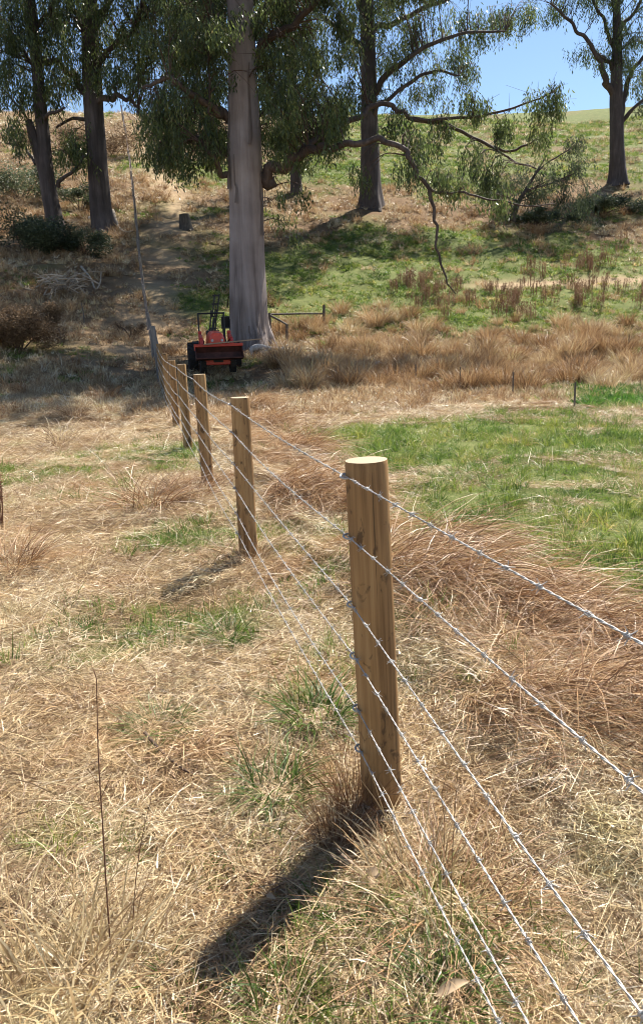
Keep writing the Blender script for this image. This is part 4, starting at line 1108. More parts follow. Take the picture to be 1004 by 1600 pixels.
# ------------------------------------------------------------------ shrubs on the left bank
def shrub(name, label, px, py, w, h, m, per=1500, leaf=(.09, .035), k=9, cat='shrub'):
    b = G(px, py)
    root = empty(name, b); tag(root, label, cat)
    s = mpp(b[1]); W = w * s; Hh = h * s
    cs = []; rs = []; parts = []
    for i in range(k):
        c = np.array([random.uniform(-1, 1) * W, random.uniform(-.6, .6) * W, Hh * random.uniform(.3, .95)])
        c[2] *= (1 - .4 * abs(c[0]) / W)
        cs.append(c); rs.append(.42 * min(W, Hh) * random.uniform(.7, 1.3))
        parts.append(tube_arrays(catmull(np.array([[random.uniform(-.1, .1) * W, 0, -.1], c * .5 + np.array([0, 0, .1]), c]), 4), np.linspace(.03, .008, 9), 5))
        for _ in range(4):
            u = np.array([random.uniform(-1, 1), random.uniform(-1, 1), random.uniform(-.2, 1)]) * rs[-1]
            parts.append(tube_arrays(catmull(np.array([c * .6, c + u * .4, c + u]), 3), np.linspace(.012, .004, 7), 4))
    V, F, T = leaf_arrays(np.array(cs), np.array(rs), per // 1, leaf[0], leaf[1], .9, False, (1.1, 1, .8))
    link('foliage', np_mesh('foliage', V, F, T), m, root)
    V, F = join_arrays(parts)
    link('stems', np_mesh('stems', V, F), M_twig, root)
    return root
shrub('shrub', 'dark green spreading shrub at the left edge below the forked gum', 40, 398, 60, 62, M_shrub, 1100, (.12, .05), 12)
shrub('shrub', 'grey green shrub at the left edge high on the bank behind the gums', 35, 315, 60, 50, M_shrub, 900, (.16, .06), 10)
shrub('shrub', 'small green shrub between the two left gum trunks', 125, 330, 26, 45, M_shrub, 600, (.15, .05), 6)
shrub('shrub', 'low dark shrub in front of the thick left gum', 130, 400, 45, 36, M_shrub, 800, (.12, .05), 9)
shrub('shrub', 'dark low shrub in the shade under the lone gum on the right', 935, 335, 60, 24, M_shrub, 420, (.2, .06), 16)
shrub('shrub', 'broad low shrub in the shade left of the lone gum', 840, 352, 60, 18, M_shrub, 380, (.2, .06), 14)
shrub('dead_bush', 'tangled dead brown bush at the left edge', 30, 548, 55, 60, M_deadleaf, 1500, (.09, .028), 14)
shrub('dead_bush', 'brown dead bush right of the tangled one, under the pale sticks', 75, 520, 30, 45, M_deadleaf, 1000, (.09, .028), 10)
shrub('dead_bush', 'low grey brown dead bush beside the climbing track', 207, 530, 22, 38, M_deadleaf, 350, (.05, .02), 6)
shrub('dead_bush', 'dry brown bush left of the climbing track high on the slope', 175, 245, 40, 40, M_deadleaf, 500, (.2, .06), 8)
shrub('dead_bush', 'dry brown bush at the left beneath the skyline', 95, 240, 45, 40, M_deadleaf, 500, (.2, .06), 8)

# brush pile of pale sticks
b = G(92, 462)
root = empty('brush_pile', b); tag(root, 'heap of pale dead sticks on the left bank', 'brush pile')
for k in range(64):
    a = random.uniform(0, 3.14); L = random.uniform(.4, 1.8)
    c = np.array([random.gauss(0, .55), random.uniform(-.6, .6), random.uniform(.05, .75)])
    d = np.array([math.cos(a), math.sin(a) * .6, random.uniform(-.2, .8)]) * L / 2
    P = np.array([c - d, c + np.array([random.uniform(-.08, .08), 0, random.uniform(-.05, .12)]), c + d])
    Q = catmull(P, 4)
    V, F = tube_arrays(Q, np.linspace(.03, .01, len(Q)) * random.uniform(.6, 1.4), 6, .2, k)
    link('stick', np_mesh('stick', V, F), M_stick, root, True)

def lying(name, label, cat, pts, m, r0, r1, n=8, lift=None):
    """a branch or log lying on the ground through photo pixels"""
    P = np.array([G(*p) for p in pts])
    base = P[0].copy()
    P[:, 2] += r0 * .7
    if lift is not None: P[:, 2] += np.array(lift)
    Q = catmull(P, 6)
    V, F = tube_arrays(Q - base, np.linspace(r0, r1, len(Q)), n, .18, len(pts))
    o = link(name, np_mesh(name, V, F), m, None, True); o.location = base
    return tag(o, label, cat)
lying('fallen_branch', 'bent fallen branch lying on the left bank right of the stick heap', 'branch', [(128, 425), (142, 440), (150, 455), (158, 450), (160, 442)], M_stick, .05, .02, lift=[.2, .1, .05, .2, .4])
lying('fallen_branch', 'pale stick lying across the shaded slope by the stump', 'branch', [(296, 362), (306, 356), (316, 350)], M_stick, .06, .02)
lying('fallen_branch', 'dark stick lying in the straw at the left of the foreground', 'branch', [(228, 1165), (255, 1190), (285, 1215), (303, 1225)], M_twig, .007, .004, lift=[.05, .03, .03, .03])
lying('fallen_branch', 'pale broken limb lying at the foot of the thick left gum', 'branch', [(178, 345), (186, 362), (196, 368), (208, 366)], M_stick, .09, .04, lift=[.5, .2, .1, .1])

# pale log beside the big gum
b = G(395, 558)
root = empty('fallen_log', b); tag(root, 'short bleached log with a knobbly end lying right of the big gum', 'log')
s = mpp(b[1])
P = np.array([[0, 0, .26], [.25, .02, .30], [.5, .05, .24], [.85, .1, .22], [1.25, .15, .18]])
Q = catmull(P, 6); V, F = tube_arrays(Q, np.interp(np.linspace(0, 1, len(Q)), [0, .1, .4, 1], [.1, .13, .10, .045]), 12, .2, 3)
link('log_body', np_mesh('log_body', V, F), M_palelog, root, True)
Q = catmull(np.array([[.04, -.02, .3], [-.04, -.06, .2], [.02, -.1, .02]]), 5); V, F = tube_arrays(Q, np.linspace(.09, .05, len(Q)), 9, .2, 6)
link('knob', np_mesh('knob', V, F), M_palelog, root, True)
Q = catmull(np.array([[.4, -.02, .2], [.45, -.08, .1], [.42, -.1, -.05]]), 5); V, F = tube_arrays(Q, np.linspace(.06, .05, len(Q)), 9, .2, 8)
link('branch_stub', np_mesh('branch_stub', V, F), M_palelog, root, True)
Q = catmull(np.array([[1.0, .12, .22], [1.12, .1, .3], [1.2, .08, .34]]), 4); V, F = tube_arrays(Q, np.linspace(.06, .03, len(Q)), 8, .2, 9)
link('branch_stub', np_mesh('branch_stub', V, F), M_palelog, root, True)

# stump on the slope
b = G(290, 358)
root = empty('tree_stump', b); tag(root, 'dark old stump on the slope between the track and the big gum', 'stump')
Q = catmull(np.array([[0, 0, -.2, .5], [0, 0, .15, .38], [-.03, 0, .5, .32], [-.06, 0, .78, .28]]), 5)
V, F = tube_arrays(Q[:, :3], Q[:, 3], 18, .22, 4)
link('stump_body', np_mesh('stump_body', V, F), M_darkwood, root, True)
bm = bmesh.new(); cyl(bm, (-.06, 0, .70), (-.07, 0, .77), .27, .24, 14)
link('broken_top', bm_mesh('broken_top', bm), M_greywood, root)

def rock(px, py, r, label):
    p = G(px, py); bm = bmesh.new()
    bmesh.ops.create_icosphere(bm, subdivisions=2, radius=r)
    for v in bm.verts:
        v.co *= 1 + random.uniform(-.16, .16); v.co.z *= .7
    o = link('stone', bm_mesh('stone', bm), M_rock, None, True); o.location = p + np.array([0, 0, r * .3])
    tag(o, label, 'stone')
rock(144, 343, .22, 'white stone beside the foot of the thick left gum')
rock(591, 572, .13, 'pale stone half hidden in the tussocks of the gully bank')
rock(479, 539, .11, 'pale stone in the dry grass right of the big gum')
rock(182, 372, .15, 'pale stone at the right of the foot of the thick left gum')

# ------------------------------------------------------------------ the new fence
def post_obj_mesh(h, r, seed):
    zs = np.array([-.3, 0, .15, .35, .55, .75, .95, 1.1, h - .012, h])
    rs = np.array([r * 1.03, r * 1.02, r * 1.01, r, r, r * .995, r * .99, r * .985, r * .985, r * .955])
    a = np.linspace(0, 2 * np.pi, 40, endpoint=False)
    rr = rs[:, None] * (1 + .022 * (fbm(np.cos(a)[None] * 2 + 7 + 0 * zs[:, None], np.sin(a)[None] * 2 + zs[:, None] * 1.2, 1.0, seed) - .5) * 2)
    V = np.stack([rr * np.cos(a), rr * np.sin(a), np.repeat(zs[:, None], 40, 1)], -1).reshape(-1, 3)
    i = np.arange(len(zs) - 1)[:, None] * 40; j = np.arange(40)[None]; j2 = (j + 1) % 40
    F = np.stack([i + j, i + j2, i + 40 + j2, i + 40 + j], -1).reshape(-1, 4)
    return np_mesh('post_body', V, F), V[-40:]
WH = [1.17, .975, .745, .565, .375, .225]
WOFF = [.085, .008, -.14, -.115, -.105, -.07]        # slack: the strands pass the next post a little to one side            # wire heights
POST_H, POST_R = 1.215, .0685
def staple_mesh():
    t = np.linspace(0, np.pi, 9)
    pth = np.concatenate([[[0.0, .012, .0]], np.stack([-.012 * np.sin(t) , .012 * np.cos(t), 0 * t], -1), [[0.0, -.012, 0]]])
    pth[0, 0] = .02; pth[-1, 0] = .02
    return np_mesh('staple', *tube_arrays(pth, np.full(len(pth), .0022), 6))
ST = staple_mesh(); ST.materials.append(M_galv)
posts = []
WL = []                                            # wire points along the fence
labels = ['round tan timber fence post nearest the camera, dark smudges on its face', 'second nearest timber fence post, rusty grass round its foot', 'third timber fence post from the front, narrower than the first two in view',
          'fourth timber fence post from the front, right behind the third', 'fifth timber fence post from the front, pale edge lit by the sun', 'sixth timber fence post from the front, mostly hidden by the fifth',
          'last timber fence post, beside the leaning grey strainer']
axis_ang = math.atan2(FD[1], FD[0])
leans = [(-1.5, 0), (.2, .3), (-.6, 0), (-.5, .3), (.2, 0), (0, 0), (0, .4)]
for i in range(7):
    p = POST_A[:2] + FD * SPACING * i
    z = hz(p[0], p[1]) + (.02, 0, .06, .08, .06, .05, .05)[i]
    root = empty('fence_post', (p[0], p[1], z)); root.rotation_euler = (R(leans[i][1]), R(leans[i][0]), 0)
    tag(root, labels[i], 'fence post', 'new timber posts of the barbed wire fence')
    me, ring = post_obj_mesh(POST_H, POST_R, 60 + i)
    link('post_body', me, M_post, root, True)
    rv = np.vstack([ring, [[0, 0, POST_H + .003]]]); k = np.arange(40)
    link('sawn_top', np_mesh('sawn_top', rv, np.stack([k, (k + 1) % 40, np.full(40, 40)], -1)), M_end, root)
    if i < 4:
        for hgt in WH:
            s = link('staple', ST, None, root)
            dv = -FN * POST_R
            s.location = (dv[0], dv[1], hgt); s.scale = (1.5, 1.5, 1.5); s.rotation_euler = (R(14), 0, math.atan2(FN[1], FN[0]))
    posts.append((p, z, leans[i]))
old_p = G(252, 600)
def barb_arrays():
    parts = []
    for s in (-1, 1):
        a = np.linspace(0, 2 * np.pi * 1.5, 11)
        coil = np.stack([s * .004 + .0035 * (a / a[-1] - .5), .0055 * np.cos(a), .0055 * np.sin(a)], -1)
        d0 = np.array([s * .004, .010, .008 * s]); d1 = np.array([s * .006, -.010, .009])
        pth = np.vstack([coil[0] + d0, coil, coil[-1] + d1])
        parts.append(tube_arrays(pth, np.concatenate([[.0008], np.full(len(coil), .0012), [.0007]]), 5))
    return join_arrays(parts)
BV, BF = barb_arrays()
BME = np_mesh('barb', BV, BF); BME.materials.append(M_galv)
wlab = ['topmost strand of barbed wire on the new fence', 'second strand of barbed wire from the top of the new fence', 'third strand of barbed wire from the top, crossing the middle of the nearest post',
        'fourth strand of barbed wire from the top of the new fence', 'fifth strand of barbed wire, second from the bottom of the new fence', 'lowest strand of barbed wire on the new fence']
for w, hgt in enumerate(WH):
    pts = []
    for i in range(-2, 7):
        if i < 0:
            p = POST_A[:2] + FD * SPACING * i - FN * WOFF[w] * i; z = 0.0; ln = (0, 0)
        else:
            p, z, ln = posts[i]
        q = np.array([p[0] - FN[0] * (POST_R + .006) + math.sin(R(ln[0])) * hgt, p[1] - FN[1] * (POST_R + .006), z + hgt])
        pts.append(q)
    pts.append(np.array([old_p[0], old_p[1], old_p[2] + .25 + (hgt - .18) * .75]))
    path = []
    for k in range(len(pts) - 1):
        n = max(8, int(np.linalg.norm(pts[k + 1] - pts[k]) / .0085)) if k < 5 else 40
        t = np.linspace(0, 1, n, endpoint=False)[:, None]
        seg = pts[k] * (1 - t) + pts[k + 1] * t
        seg[:, 2] -= (.010 + .006 * ((w * 7 + k * 3) % 5)) * 4 * (t * (1 - t))[:, 0] * (1.4 if w >= 3 else 1) * (.3 if k < 2 else 1)
        path.append(seg)
    path = np.vstack(path + [pts[-1][None]])
    ln = np.concatenate([[0], np.cumsum(np.linalg.norm(np.diff(path, axis=0), axis=1))])
    T = np.gradient(path, axis=0); T /= np.linalg.norm(T, axis=1)[:, None]
    sd = np.cross(T, [0, 0, 1]); sd /= np.linalg.norm(sd, axis=1)[:, None]; up = np.cross(sd, T)
    parts = []
    ph = ln / .055 * 2 * np.pi + w
    for q in (0, np.pi):
        off = (sd * np.cos(ph + q)[:, None] + up * np.sin(ph + q)[:, None]) * .0013
        parts.append(tube_arrays(path + off, np.full(len(path), .0013), 5))
    V, F = join_arrays(parts)
    org = pts[2].copy()
    root = link('barbed_wire', np_mesh('barbed_wire', V - org, F), M_galv, None, True)
    root.location = org
    tag(root, wlab[w], 'barbed wire', 'barbed wire strands of the new fence')
    far = []
    dist = .04 + .013 * w
    while dist < ln[-1] - .1:
        k = int(np.searchsorted(ln, dist)); p = path[k]; t = T[k]
        m = np.column_stack([t, sd[k], up[k]])
        a = random.uniform(0, 6.28); ca, sa = math.cos(a), math.sin(a)
        m = m @ np.array([[1, 0, 0], [0, ca, -sa], [0, sa, ca]])
        if .2 < p[1] < 4.2:
            o = link('barb', BME, None, root)
            mm = Matrix.Identity(4)
            for r_ in range(3):
                for c_ in range(3): mm[r_][c_] = m[r_, c_] * .82
                mm[r_][3] = (p - org)[r_]
            o.matrix_local = mm
        elif p[1] > 0:
            far.append((BV * .82 @ m.T + p - org, BF))
        dist += random.uniform(.095, .135)
    V, F = join_arrays(far)
    tag(link('barb', np_mesh('far_barbs', V, F), M_galv, root), kind='stuff')

# ------------------------------------------------------------------ old fence climbing the hill, seen end on
def old_post(name, label, base, top, r0, r1, m, cat, group=None, n=9, seed=0):
    base = np.array(base); top = np.array(top)
    Q = catmull(np.array([base - base - np.array([0, 0, .2]), (top - base) * .5 + np.array([.02, 0, 0]), top - base]), 5)
    rad = np.linspace(r0, r1, len(Q))
    V, F = tube_arrays(Q, rad, n, .2, seed)
    V = np.vstack([V, Q[-1][None] + np.array([[0, 0, .02]])])
    k = np.arange(n); o4 = (len(Q) - 1) * n
    cap = np.stack([o4 + k, o4 + (k + 1) % n, np.full(n, len(V) - 1), np.full(n, len(V) - 1)], -1)
    me = bpy.data.meshes.new(name)
    me.from_pydata(V.tolist(), [], [tuple(f) for f in F] + [tuple(c[:3]) for c in cap])
    o = link(name, me, m); o.location = base
    return tag(o, label, cat, group)
old_post('strainer_post', 'leaning weathered grey strainer post wound with wire at the end of the new fence', old_p, PX(238, 510, old_p[1]), .10, .075, M_greywood, 'fence post', seed=2)
stk = [(240, 562, 'nearest'), (232, 515, 'second'), (226, 470, 'third'), (221, 425, 'fourth'), (217, 385, 'fifth'), (213, 345, 'sixth'), (209, 305, 'seventh'), (205, 272, 'eighth'), (201, 243, 'ninth'), (198, 220, 'tenth'), (195, 203, 'eleventh')]
heads = [np.append(PX(238, 510, old_p[1]), 1)]
for i, (px, py, o_) in enumerate(stk):
    b = G(px, py)
    h = 1.45 + .15 * (i % 3)
    top = b + np.array([-.06, 0, h])
    old_post('old_fence_stake', '%s stake from the leaning strainer in the old fence climbing the hill' % o_, b, top, .055 + .004 * i, .045 + .004 * i, M_greywood, 'fence stake', 'stakes of the old fence up the hill', seed=i)
    heads.append(np.append(top, 1))
top = G(193, 192)
old_post('old_fence_stake', 'tall stake of the old fence standing against the sky on the hill crest', top, top + np.array([-.1, 0, 2.0]), .12, .09, M_greywood, 'fence stake', 'stakes of the old fence up the hill', seed=33)
heads.append(np.append(top + np.array([-.1, 0, 1.7]), 1))
heads = np.array(heads)[:, :3]
for k, dz in enumerate((-.06, -.42, -.8)):
    P = heads + np.array([0, 0, dz])
    base = P[0].copy()
    Q = catmull(P, 4)
    V, F = tube_arrays(Q - base, np.full(len(Q), .008), 5)
    o = link('old_fence_wire', np_mesh('old_fence_wire', V, F), M_oldwire); o.location = base
    tag(o, ['top', 'middle', 'lowest'][k] + ' plain wire of the old fence climbing the hill', 'fence wire', 'wires of the old fence up the hill')

# pegs, steel pickets and the timber yard end
for px, py, hpx, lab in [(132, 507, 30, 'thin dark peg on the left bank, the upper of two'), (96, 538, 22, 'thin dark peg on the left beside the worn patch, the lower of two')]:
    b = G(px, py); hh = hpx * mpp(b[1])
    old_post('peg', lab, b, b + np.array([-.02, 0, hh]), .022, .018, M_steel, 'peg', n=6)
for px, py, hpx, lab in [(649, 598, 24, 'thin steel picket in the gully, leftmost of the row of four'), (718, 612, 38, 'thin steel picket in the gully, second from the left of the row'),
                         (800, 622, 40, 'thin steel picket in the gully, third from the left of the row'), (896, 640, 42, 'thin steel picket beside the bright green weed')]:
    b = G(px, py); hh = max(hpx * mpp(b[1]), .5); bm = bmesh.new()
    for a in (90, 210, 330):
        q = Matrix.Rotation(R(a), 3, 'Z'); box(bm, q @ Vector((.011, 0, hh / 2 - .1)), (.02, .005, hh + .2), q)
    o = link('steel_picket', bm_mesh('steel_picket', bm), M_steel); o.location = b
    tag(o, lab, 'fence picket', 'steel pickets along the gully')
bA = G(421, 530); bB = G(505, 512); bC = G(448, 534)
root = empty('timber_fence_end', bA); tag(root, 'old timber fence end of posts, top rail and brace right of the big gum', 'fence')
def tpart(nm, p0, p1, r0, r1, sd):
    Q = catmull(np.array([p0, (np.array(p0) + np.array(p1)) / 2 + np.array([0, 0, .01]), p1]), 4) - bA
    V, F = tube_arrays(Q, np.linspace(r0, r1, len(Q)), 9, .15, sd)
    link(nm, np_mesh(nm, V, F), M_darkwood, root, True)
tA = PX(421, 489, bA[1]); tB = PX(505, 486, bB[1]); tC = PX(448, 508, bC[1])
tpart('post', bA - np.array([0, 0, .2]), tA, .065, .055, 1); tpart('post', bB - np.array([0, 0, .2]), PX(506, 476, bB[1]), .06, .05, 2); tpart('post', bC - np.array([0, 0, .2]), tC, .06, .05, 3)
tpart('rail', tA + np.array([-.05, 0, -.05]), tB + np.array([.05, 0, -.1]), .04, .035, 4); tpart('brace', tA + np.array([0, 0, -.08]), tC + np.array([.03, 0, 0]), .045, .035, 5)

# ------------------------------------------------------------------ the red tractor with loader and backhoe
tb = G(338, 580)
TR = empty('compact_tractor', tb, R(12)); tag(TR, 'small red tractor with a front loader bucket parked in the shade before the big gum', 'tractor')
def tp(nm, build, m, parent=TR, smooth=False):
    bm = bmesh.new(); build(bm)
    return link(nm, bm_mesh(nm, bm), m, parent, smooth)
def wheel(x, y, r, w):
    def f(bm):
        n = 32; prof = [(-.5, .62), (-.5, .88), (-.42, .97), (-.2, 1.0), (.2, 1.0), (.42, .97), (.5, .88), (.5, .62)]
        rings = [[bm.verts.new((x + a * w, y + r * b * math.cos(2 * math.pi * k / n), r + r * b * math.sin(2 * math.pi * k / n))) for k in range(n)] for a, b in prof]
        for i in range(len(rings)):
            A = rings[i]; B = rings[(i + 1) % len(rings)]
            for k in range(n): bm.faces.new((A[k], A[(k + 1) % n], B[(k + 1) % n], B[k]))
        for k in range(18):                       # lugs
            a = 2 * math.pi * k / 18
            for s in (-1, 1):
                q = Matrix.Rotation(a + s * .08, 3, 'X') @ Matrix.Rotation(s * .5, 3, 'Y')
                c = Vector((x + s * w * .24, y - r * 1.0 * math.sin(a + s * .08), r + r * 1.0 * math.cos(a + s * .08)))
                box(bm, c, (w * .5, .035, .045), Matrix.Rotation(a + s * .08, 3, 'X') @ Matrix.Rotation(s * .5, 3, 'Z'))
    t = tp('wheel', f, M_rubber)
    def g(bm):
        cyl(bm, (x - w * .3, y, r), (x + w * .3, y, r), r * .62, r * .62, 24)
        cyl(bm, (x - w * .45, y, r), (x + w * .45, y, r), r * .2, r * .2, 12)
    tp('rim', g, M_red, t)
for s in (-1, 1):
    wheel(s * .70, .45, .46, .30); wheel(s * .46, -.85, .27, .19)
def hood(bm):
    n = 12; rings = []
    for (y, wd, z0, z1) in ((-1.12, .18, .62, .98), (-1.10, .23, .56, 1.10), (-1.0, .27, .5, 1.2), (-.6, .29, .48, 1.25), (-.1, .30, .48, 1.28), (.0, .29, .48, 1.27)):
        rg = []
        for k in range(n + 1):
            a = math.pi * k / n
            cx = abs(math.cos(a)) ** .55 * (1 if math.cos(a) >= 0 else -1)
            rg.append(bm.verts.new((wd * cx, y, z0 + (z1 - z0) * (abs(math.sin(a)) ** .6))))
        rings.append(rg)
    for i in range(len(rings) - 1):
        for k in range(n): bm.faces.new((rings[i][k], rings[i][k + 1], rings[i + 1][k + 1], rings[i + 1][k]))
        bm.faces.new((rings[i][0], rings[i + 1][0], rings[i + 1][n], rings[i][n]))
    bm.faces.new(rings[0]); bm.faces.new(rings[-1])
    bmesh.ops.recalc_face_normals(bm, faces=bm.faces[:])
tp('bonnet', hood, M_orange, smooth=False)
tp('grille', lambda bm: (box(bm, (0, -1.125, .74), (.26, .03, .2), None, .008), [box(bm, (0, -1.142, .67 + k * .035), (.24, .012, .01)) for k in range(5)]), M_black)
for s in (-1, 1):
    tp('headlight', lambda bm: cyl(bm, (s * .15, -1.11, .97), (s * .15, -1.135, .97), .035, .04, 12), M_galv)
tp('chassis', lambda bm: (box(bm, (0, -.3, .42), (.3, 1.7, .22), None, .02), box(bm, (0, -.85, .3), (.8, .1, .1), None, .01), box(bm, (0, .45, .46), (.95, .2, .2), None, .02)), M_black)
for s in (-1, 1):
    tp('mudguard', lambda bm: [box(bm, (s * .58, .45 + .5 * math.cos(a), .45 + .5 * math.sin(a)), (.2, .2, .025), Matrix.Rotation(a - math.pi / 2, 3, 'X')) for a in np.linspace(.35, 1.9, 6)], M_black)
tp('seat', lambda bm: (box(bm, (0, .45, .92), (.42, .4, .1), None, .03), box(bm, (0, .66, 1.12), (.42, .09, .36), None, .03)), M_black)
tp('steering_wheel', lambda bm: (cyl(bm, (0, 0, 1.12), (0, .12, 1.28), .02, .02, 8), [cyl(bm, (.17 * math.cos(k * math.pi / 6), .12 + .13 * math.sin(k * math.pi / 6), 1.28 + .1 * math.sin(k * math.pi / 6)), (.17 * math.cos((k + 1) * math.pi / 6), .12 + .13 * math.sin((k + 1) * math.pi / 6), 1.28 + .1 * math.sin((k + 1) * math.pi / 6)), .014, .014, 6) for k in range(12)]), M_black)
for s in (-1, 1):
    tp('loader_upright', lambda bm: (box(bm, (s * .46, -.2, .86), (.09, .17, .78), None, .012), box(bm, (s * .46, -.2, 1.22), (.12, .12, .1), None, .02)), M_red)
    tp('loader_arm', lambda bm: (cyl(bm, (s * .46, -.2, 1.18), (s * .46, -.95, 1.02), .05, .05, 8), cyl(bm, (s * .46, -.95, 1.02), (s * .46, -1.38, .52), .05, .045, 8)), M_red)
    tp('loader_ram', lambda bm: (cyl(bm, (s * .39, -.25, .8), (s * .39, -.7, .95), .035, .035, 8), cyl(bm, (s * .39, -.7, .95), (s * .42, -.95, 1.0), .018, .018, 8)), M_black)
def bucket(bm):
    w = .70
    prof = [(-1.92, .46), (-1.58, .40), (-1.46, .45), (-1.42, .62), (-1.5, .80)]
    th = .03
    for i in range(len(prof) - 1):
        a = Vector((0, *prof[i])); b = Vector((0, *prof[i + 1])); d = b - a
        box(bm, (a + b) / 2, (2 * w, d.length + .01, th), Matrix.Rotation(math.atan2(d.z, d.y), 3, 'X'))
    for s in (-1, 1):
        vs_ = [bm.verts.new((s * w + e, y, z)) for e in (-.012, .012) for y, z in prof]
        n = len(prof)
        bm.faces.new(vs_[:n]); bm.faces.new(vs_[n:])
        for k in range(n): bm.faces.new((vs_[k], vs_[(k + 1) % n], vs_[n + (k + 1) % n], vs_[n + k]))
    bmesh.ops.recalc_face_normals(bm, faces=bm.faces[:])
BK = tp('bucket', bucket, M_bucket)
tp('bucket_rim', lambda bm: (box(bm, (0, -1.52, .83), (1.46, .10, .09), None, .012), box(bm, (-.72, -1.5, .78), (.03, .16, .2), None, .006)), M_red, BK)
tp('cutting_edge', lambda bm: box(bm, (0, -1.95, .455), (1.42, .1, .03)), M_bucket, BK)
tp('front_axle', lambda bm: (box(bm, (0, -1.02, .33), (.78, .16, .20), None, .02), box(bm, (0, -1.2, .46), (.5, .2, .12), None, .02)), M_red)
tp('roll_bar', lambda bm: (cyl(bm, (-.42, .75, .7), (-.42, .8, 1.85), .028, .028, 8), cyl(bm, (.42, .75, .7), (.42, .8, 1.85), .028, .028, 8), cyl(bm, (-.45, .8, 1.85), (.45, .8, 1.85), .028, .028, 8)), M_black)
def boom(bm):
    for s in (-1, 1):
        box(bm, (s * .09 + .05, 1.05, 1.35), (.045, .12, 1.25), Matrix.Rotation(R(8), 3, 'Y'))
        box(bm, (s * .075 + .2, 1.0, 2.1), (.04, .1, .75), Matrix.Rotation(R(10), 3, 'Y'))
    for z in (.95, 1.35, 1.75, 2.15, 2.42):
        box(bm, (.05 + (z - 1.35) * .16, 1.02, z), (.22, .07, .05))
    cyl(bm, (-.05, .95, .9), (.12, .95, 1.7), .045, .045, 8); cyl(bm, (.12, .95, 1.7), (.2, .98, 2.1), .022, .022, 8)
    box(bm, (-.02, 1.0, .75), (.36, .3, .35), None, .02)
tp('backhoe_boom', boom, M_black)
tp('backhoe_bucket', lambda bm: (box(bm, (.5, 1.15, 1.55), (.26, .06, .4), Matrix.Rotation(R(15), 3, 'X')), box(bm, (.5, 1.05, 1.38), (.26, .25, .05)), box(bm, (.37, 1.08, 1.5), (.03, .22, .3)), box(bm, (.63, 1.08, 1.5), (.03, .22, .3)), box(bm, (.42, 1.05, 1.1), (.08, .08, .7))), M_black)
for s in (-1, 1):
    tp('stabiliser', lambda bm: (box(bm, (s * .55, 1.1, .55), (.09, .09, .9), Matrix.Rotation(R(-s * 14), 3, 'Y')), box(bm, (s * .66, 1.1, .06), (.22, .2, .05))), M_black)
TR.scale = (.94, .94, .94)
# plank resting across the bucket
bm = bmesh.new(); box(bm, (0, 0, 0), (1.7, .16, .035), None, .004)
pl = link('plank', bm_mesh('plank', bm), M_plank)
m = Matrix.Translation(TR.location) @ Matrix.Rotation(R(12), 4, 'Z') @ Matrix.Translation((.42, -1.42, .86)) @ Matrix.Rotation(R(-3.5), 4, 'Y') @ Matrix.Rotation(R(9), 4, 'Z')
pl.matrix_world = m
tag(pl, 'brown timber plank lying across the rim of the tractor bucket', 'plank')

# ------------------------------------------------------------------ foreground odds and ends
def stalk(label, base_px, pts, r, m=M_dock, cat='weed stalk'):
    b = G(*base_px)
    Y = b[1]
    P = [b - np.array([0, 0, .02])] + [PX(px, py, Y + dy) for px, py, dy in pts]
    P = np.array(P) - b
    Q = catmull(P, 6)
    V, F = tube_arrays(Q, np.linspace(r, r * .45, len(Q)), 5, .2, 3)
    parts = [(V, F)]
    for k in range(7):
        i = random.randint(len(Q) // 2, len(Q) - 1); u = np.array([random.uniform(-.04, .04), random.uniform(-.04, .04), random.uniform(.02, .06)])
        parts.append(tube_arrays(np.array([Q[i], Q[i] + u * .5, Q[i] + u]), np.array([r * .4, r * .35, r * .2]), 4))
    V, F = join_arrays(parts)
    o = link('weed_stalk', np_mesh('weed_stalk', V, F, np.full(len(V), .3)), m, None, True); o.location = b
    tag(o, label, cat)
stalk('tall thin dead weed stalk standing alone in the left foreground', (174, 1500), [(166, 1380, 0), (160, 1280, .01), (154, 1180, .02), (151, 1060, .03)], .0026)
stalk('short forked dead stalk right of the tall thin one', (205, 1480), [(212, 1380, 0), (222, 1310, 0), (236, 1250, .02)], .0016)
stalk('bent dry stalk standing right of the nearest post foot', (690, 1380), [(694, 1290, 0), (690, 1240, .0), (705, 1190, .02)], .0016, M_straw)
stalk('pale upright straw stalk under the wires', (706, 1500), [(704, 1400, 0), (708, 1300, 0), (714, 1210, .02)], .0016, M_straw)
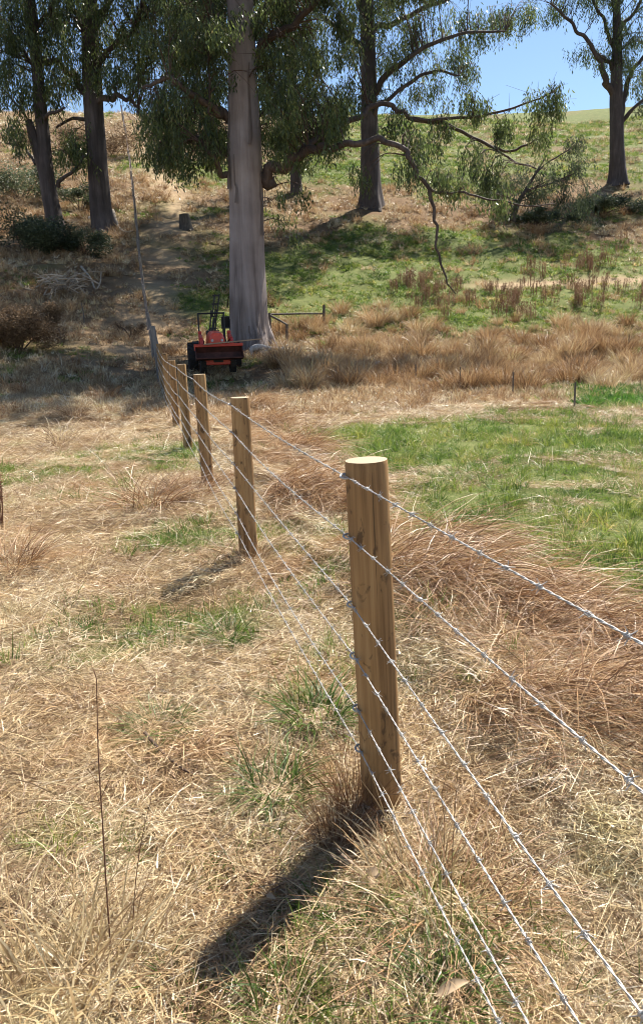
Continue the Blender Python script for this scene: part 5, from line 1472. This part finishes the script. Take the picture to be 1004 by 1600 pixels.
# dark dock seedhead at the left edge
b = G(4, 830)
root = empty('dock_plant', b); tag(root, 'dead dock plant with dark seed heads at the left edge', 'weed')
for k in range(4):
    top = np.array([random.uniform(-.12, .12), random.uniform(-.1, .1), random.uniform(.45, .75)])
    Q = catmull(np.array([[0, 0, -.02], top * .5 + np.array([.02, 0, .03]), top]), 5)
    V, F = tube_arrays(Q, np.linspace(.006, .003, len(Q)), 5)
    st = link('stalk', np_mesh('stalk', V, F, np.full(len(V), .4)), M_dock, root)
    m = 70
    rt = np.repeat(top[None], m, 0) * U(.62, 1.02, m)[:, None] + RNG.normal(0, .014, (m, 3))
    V, F, T = blades(m, rt, U(0, 6.28, m), U(-.5, 1.2, m), U(-.5, 1.2, m), U(.015, .03, m), U(.012, .02, m), 1)
    link('seed_head', np_mesh('seed_head', V, F, T), M_dock, st)
def dead_leaf(px, py, L, W, rz, label, tilt=.3):
    p = G(px, py); n = 7
    t = np.linspace(0, 1, n); w = W * np.sin(np.pi * t ** .8) * .5 + .001; z = .03 * np.sin(np.pi * t) * L / .1
    V = np.concatenate([np.stack([t * L, -w, z * .6], -1), np.stack([t * L, 0 * t, z * .3], -1), np.stack([t * L, w, z * .7], -1)])
    i = np.arange(n - 1); F = np.concatenate([np.stack([i, i + 1, i + n + 1, i + n], -1), np.stack([i + n, i + n + 1, i + 2 * n + 1, i + 2 * n], -1)])
    o = link('fallen_leaf', np_mesh('fallen_leaf', V, F, np.full(len(V), .95)), M_deadleaf, None, True)
    o.location = p + np.array([0, 0, .05]); o.rotation_euler = (tilt, -.2, rz); tag(o, label, 'leaf')
dead_leaf(570, 1400, .06, .035, .4, 'tan dead leaf on the straw right below the nearest post', .6)
dead_leaf(580, 1415, .05, .03, 1.8, 'second tan dead leaf lying against the first below the nearest post', .8)
dead_leaf(680, 1585, .09, .025, .25, 'long pale dead leaf at the bottom right under the wires', .3)
dead_leaf(536, 1418, .04, .02, 1.2, 'small pale dead leaf left of the tan ones', .7)
dead_leaf(418, 1425, .04, .015, 5.5, 'curled pale leaf at the edge of the shadow of the nearest post', .5)
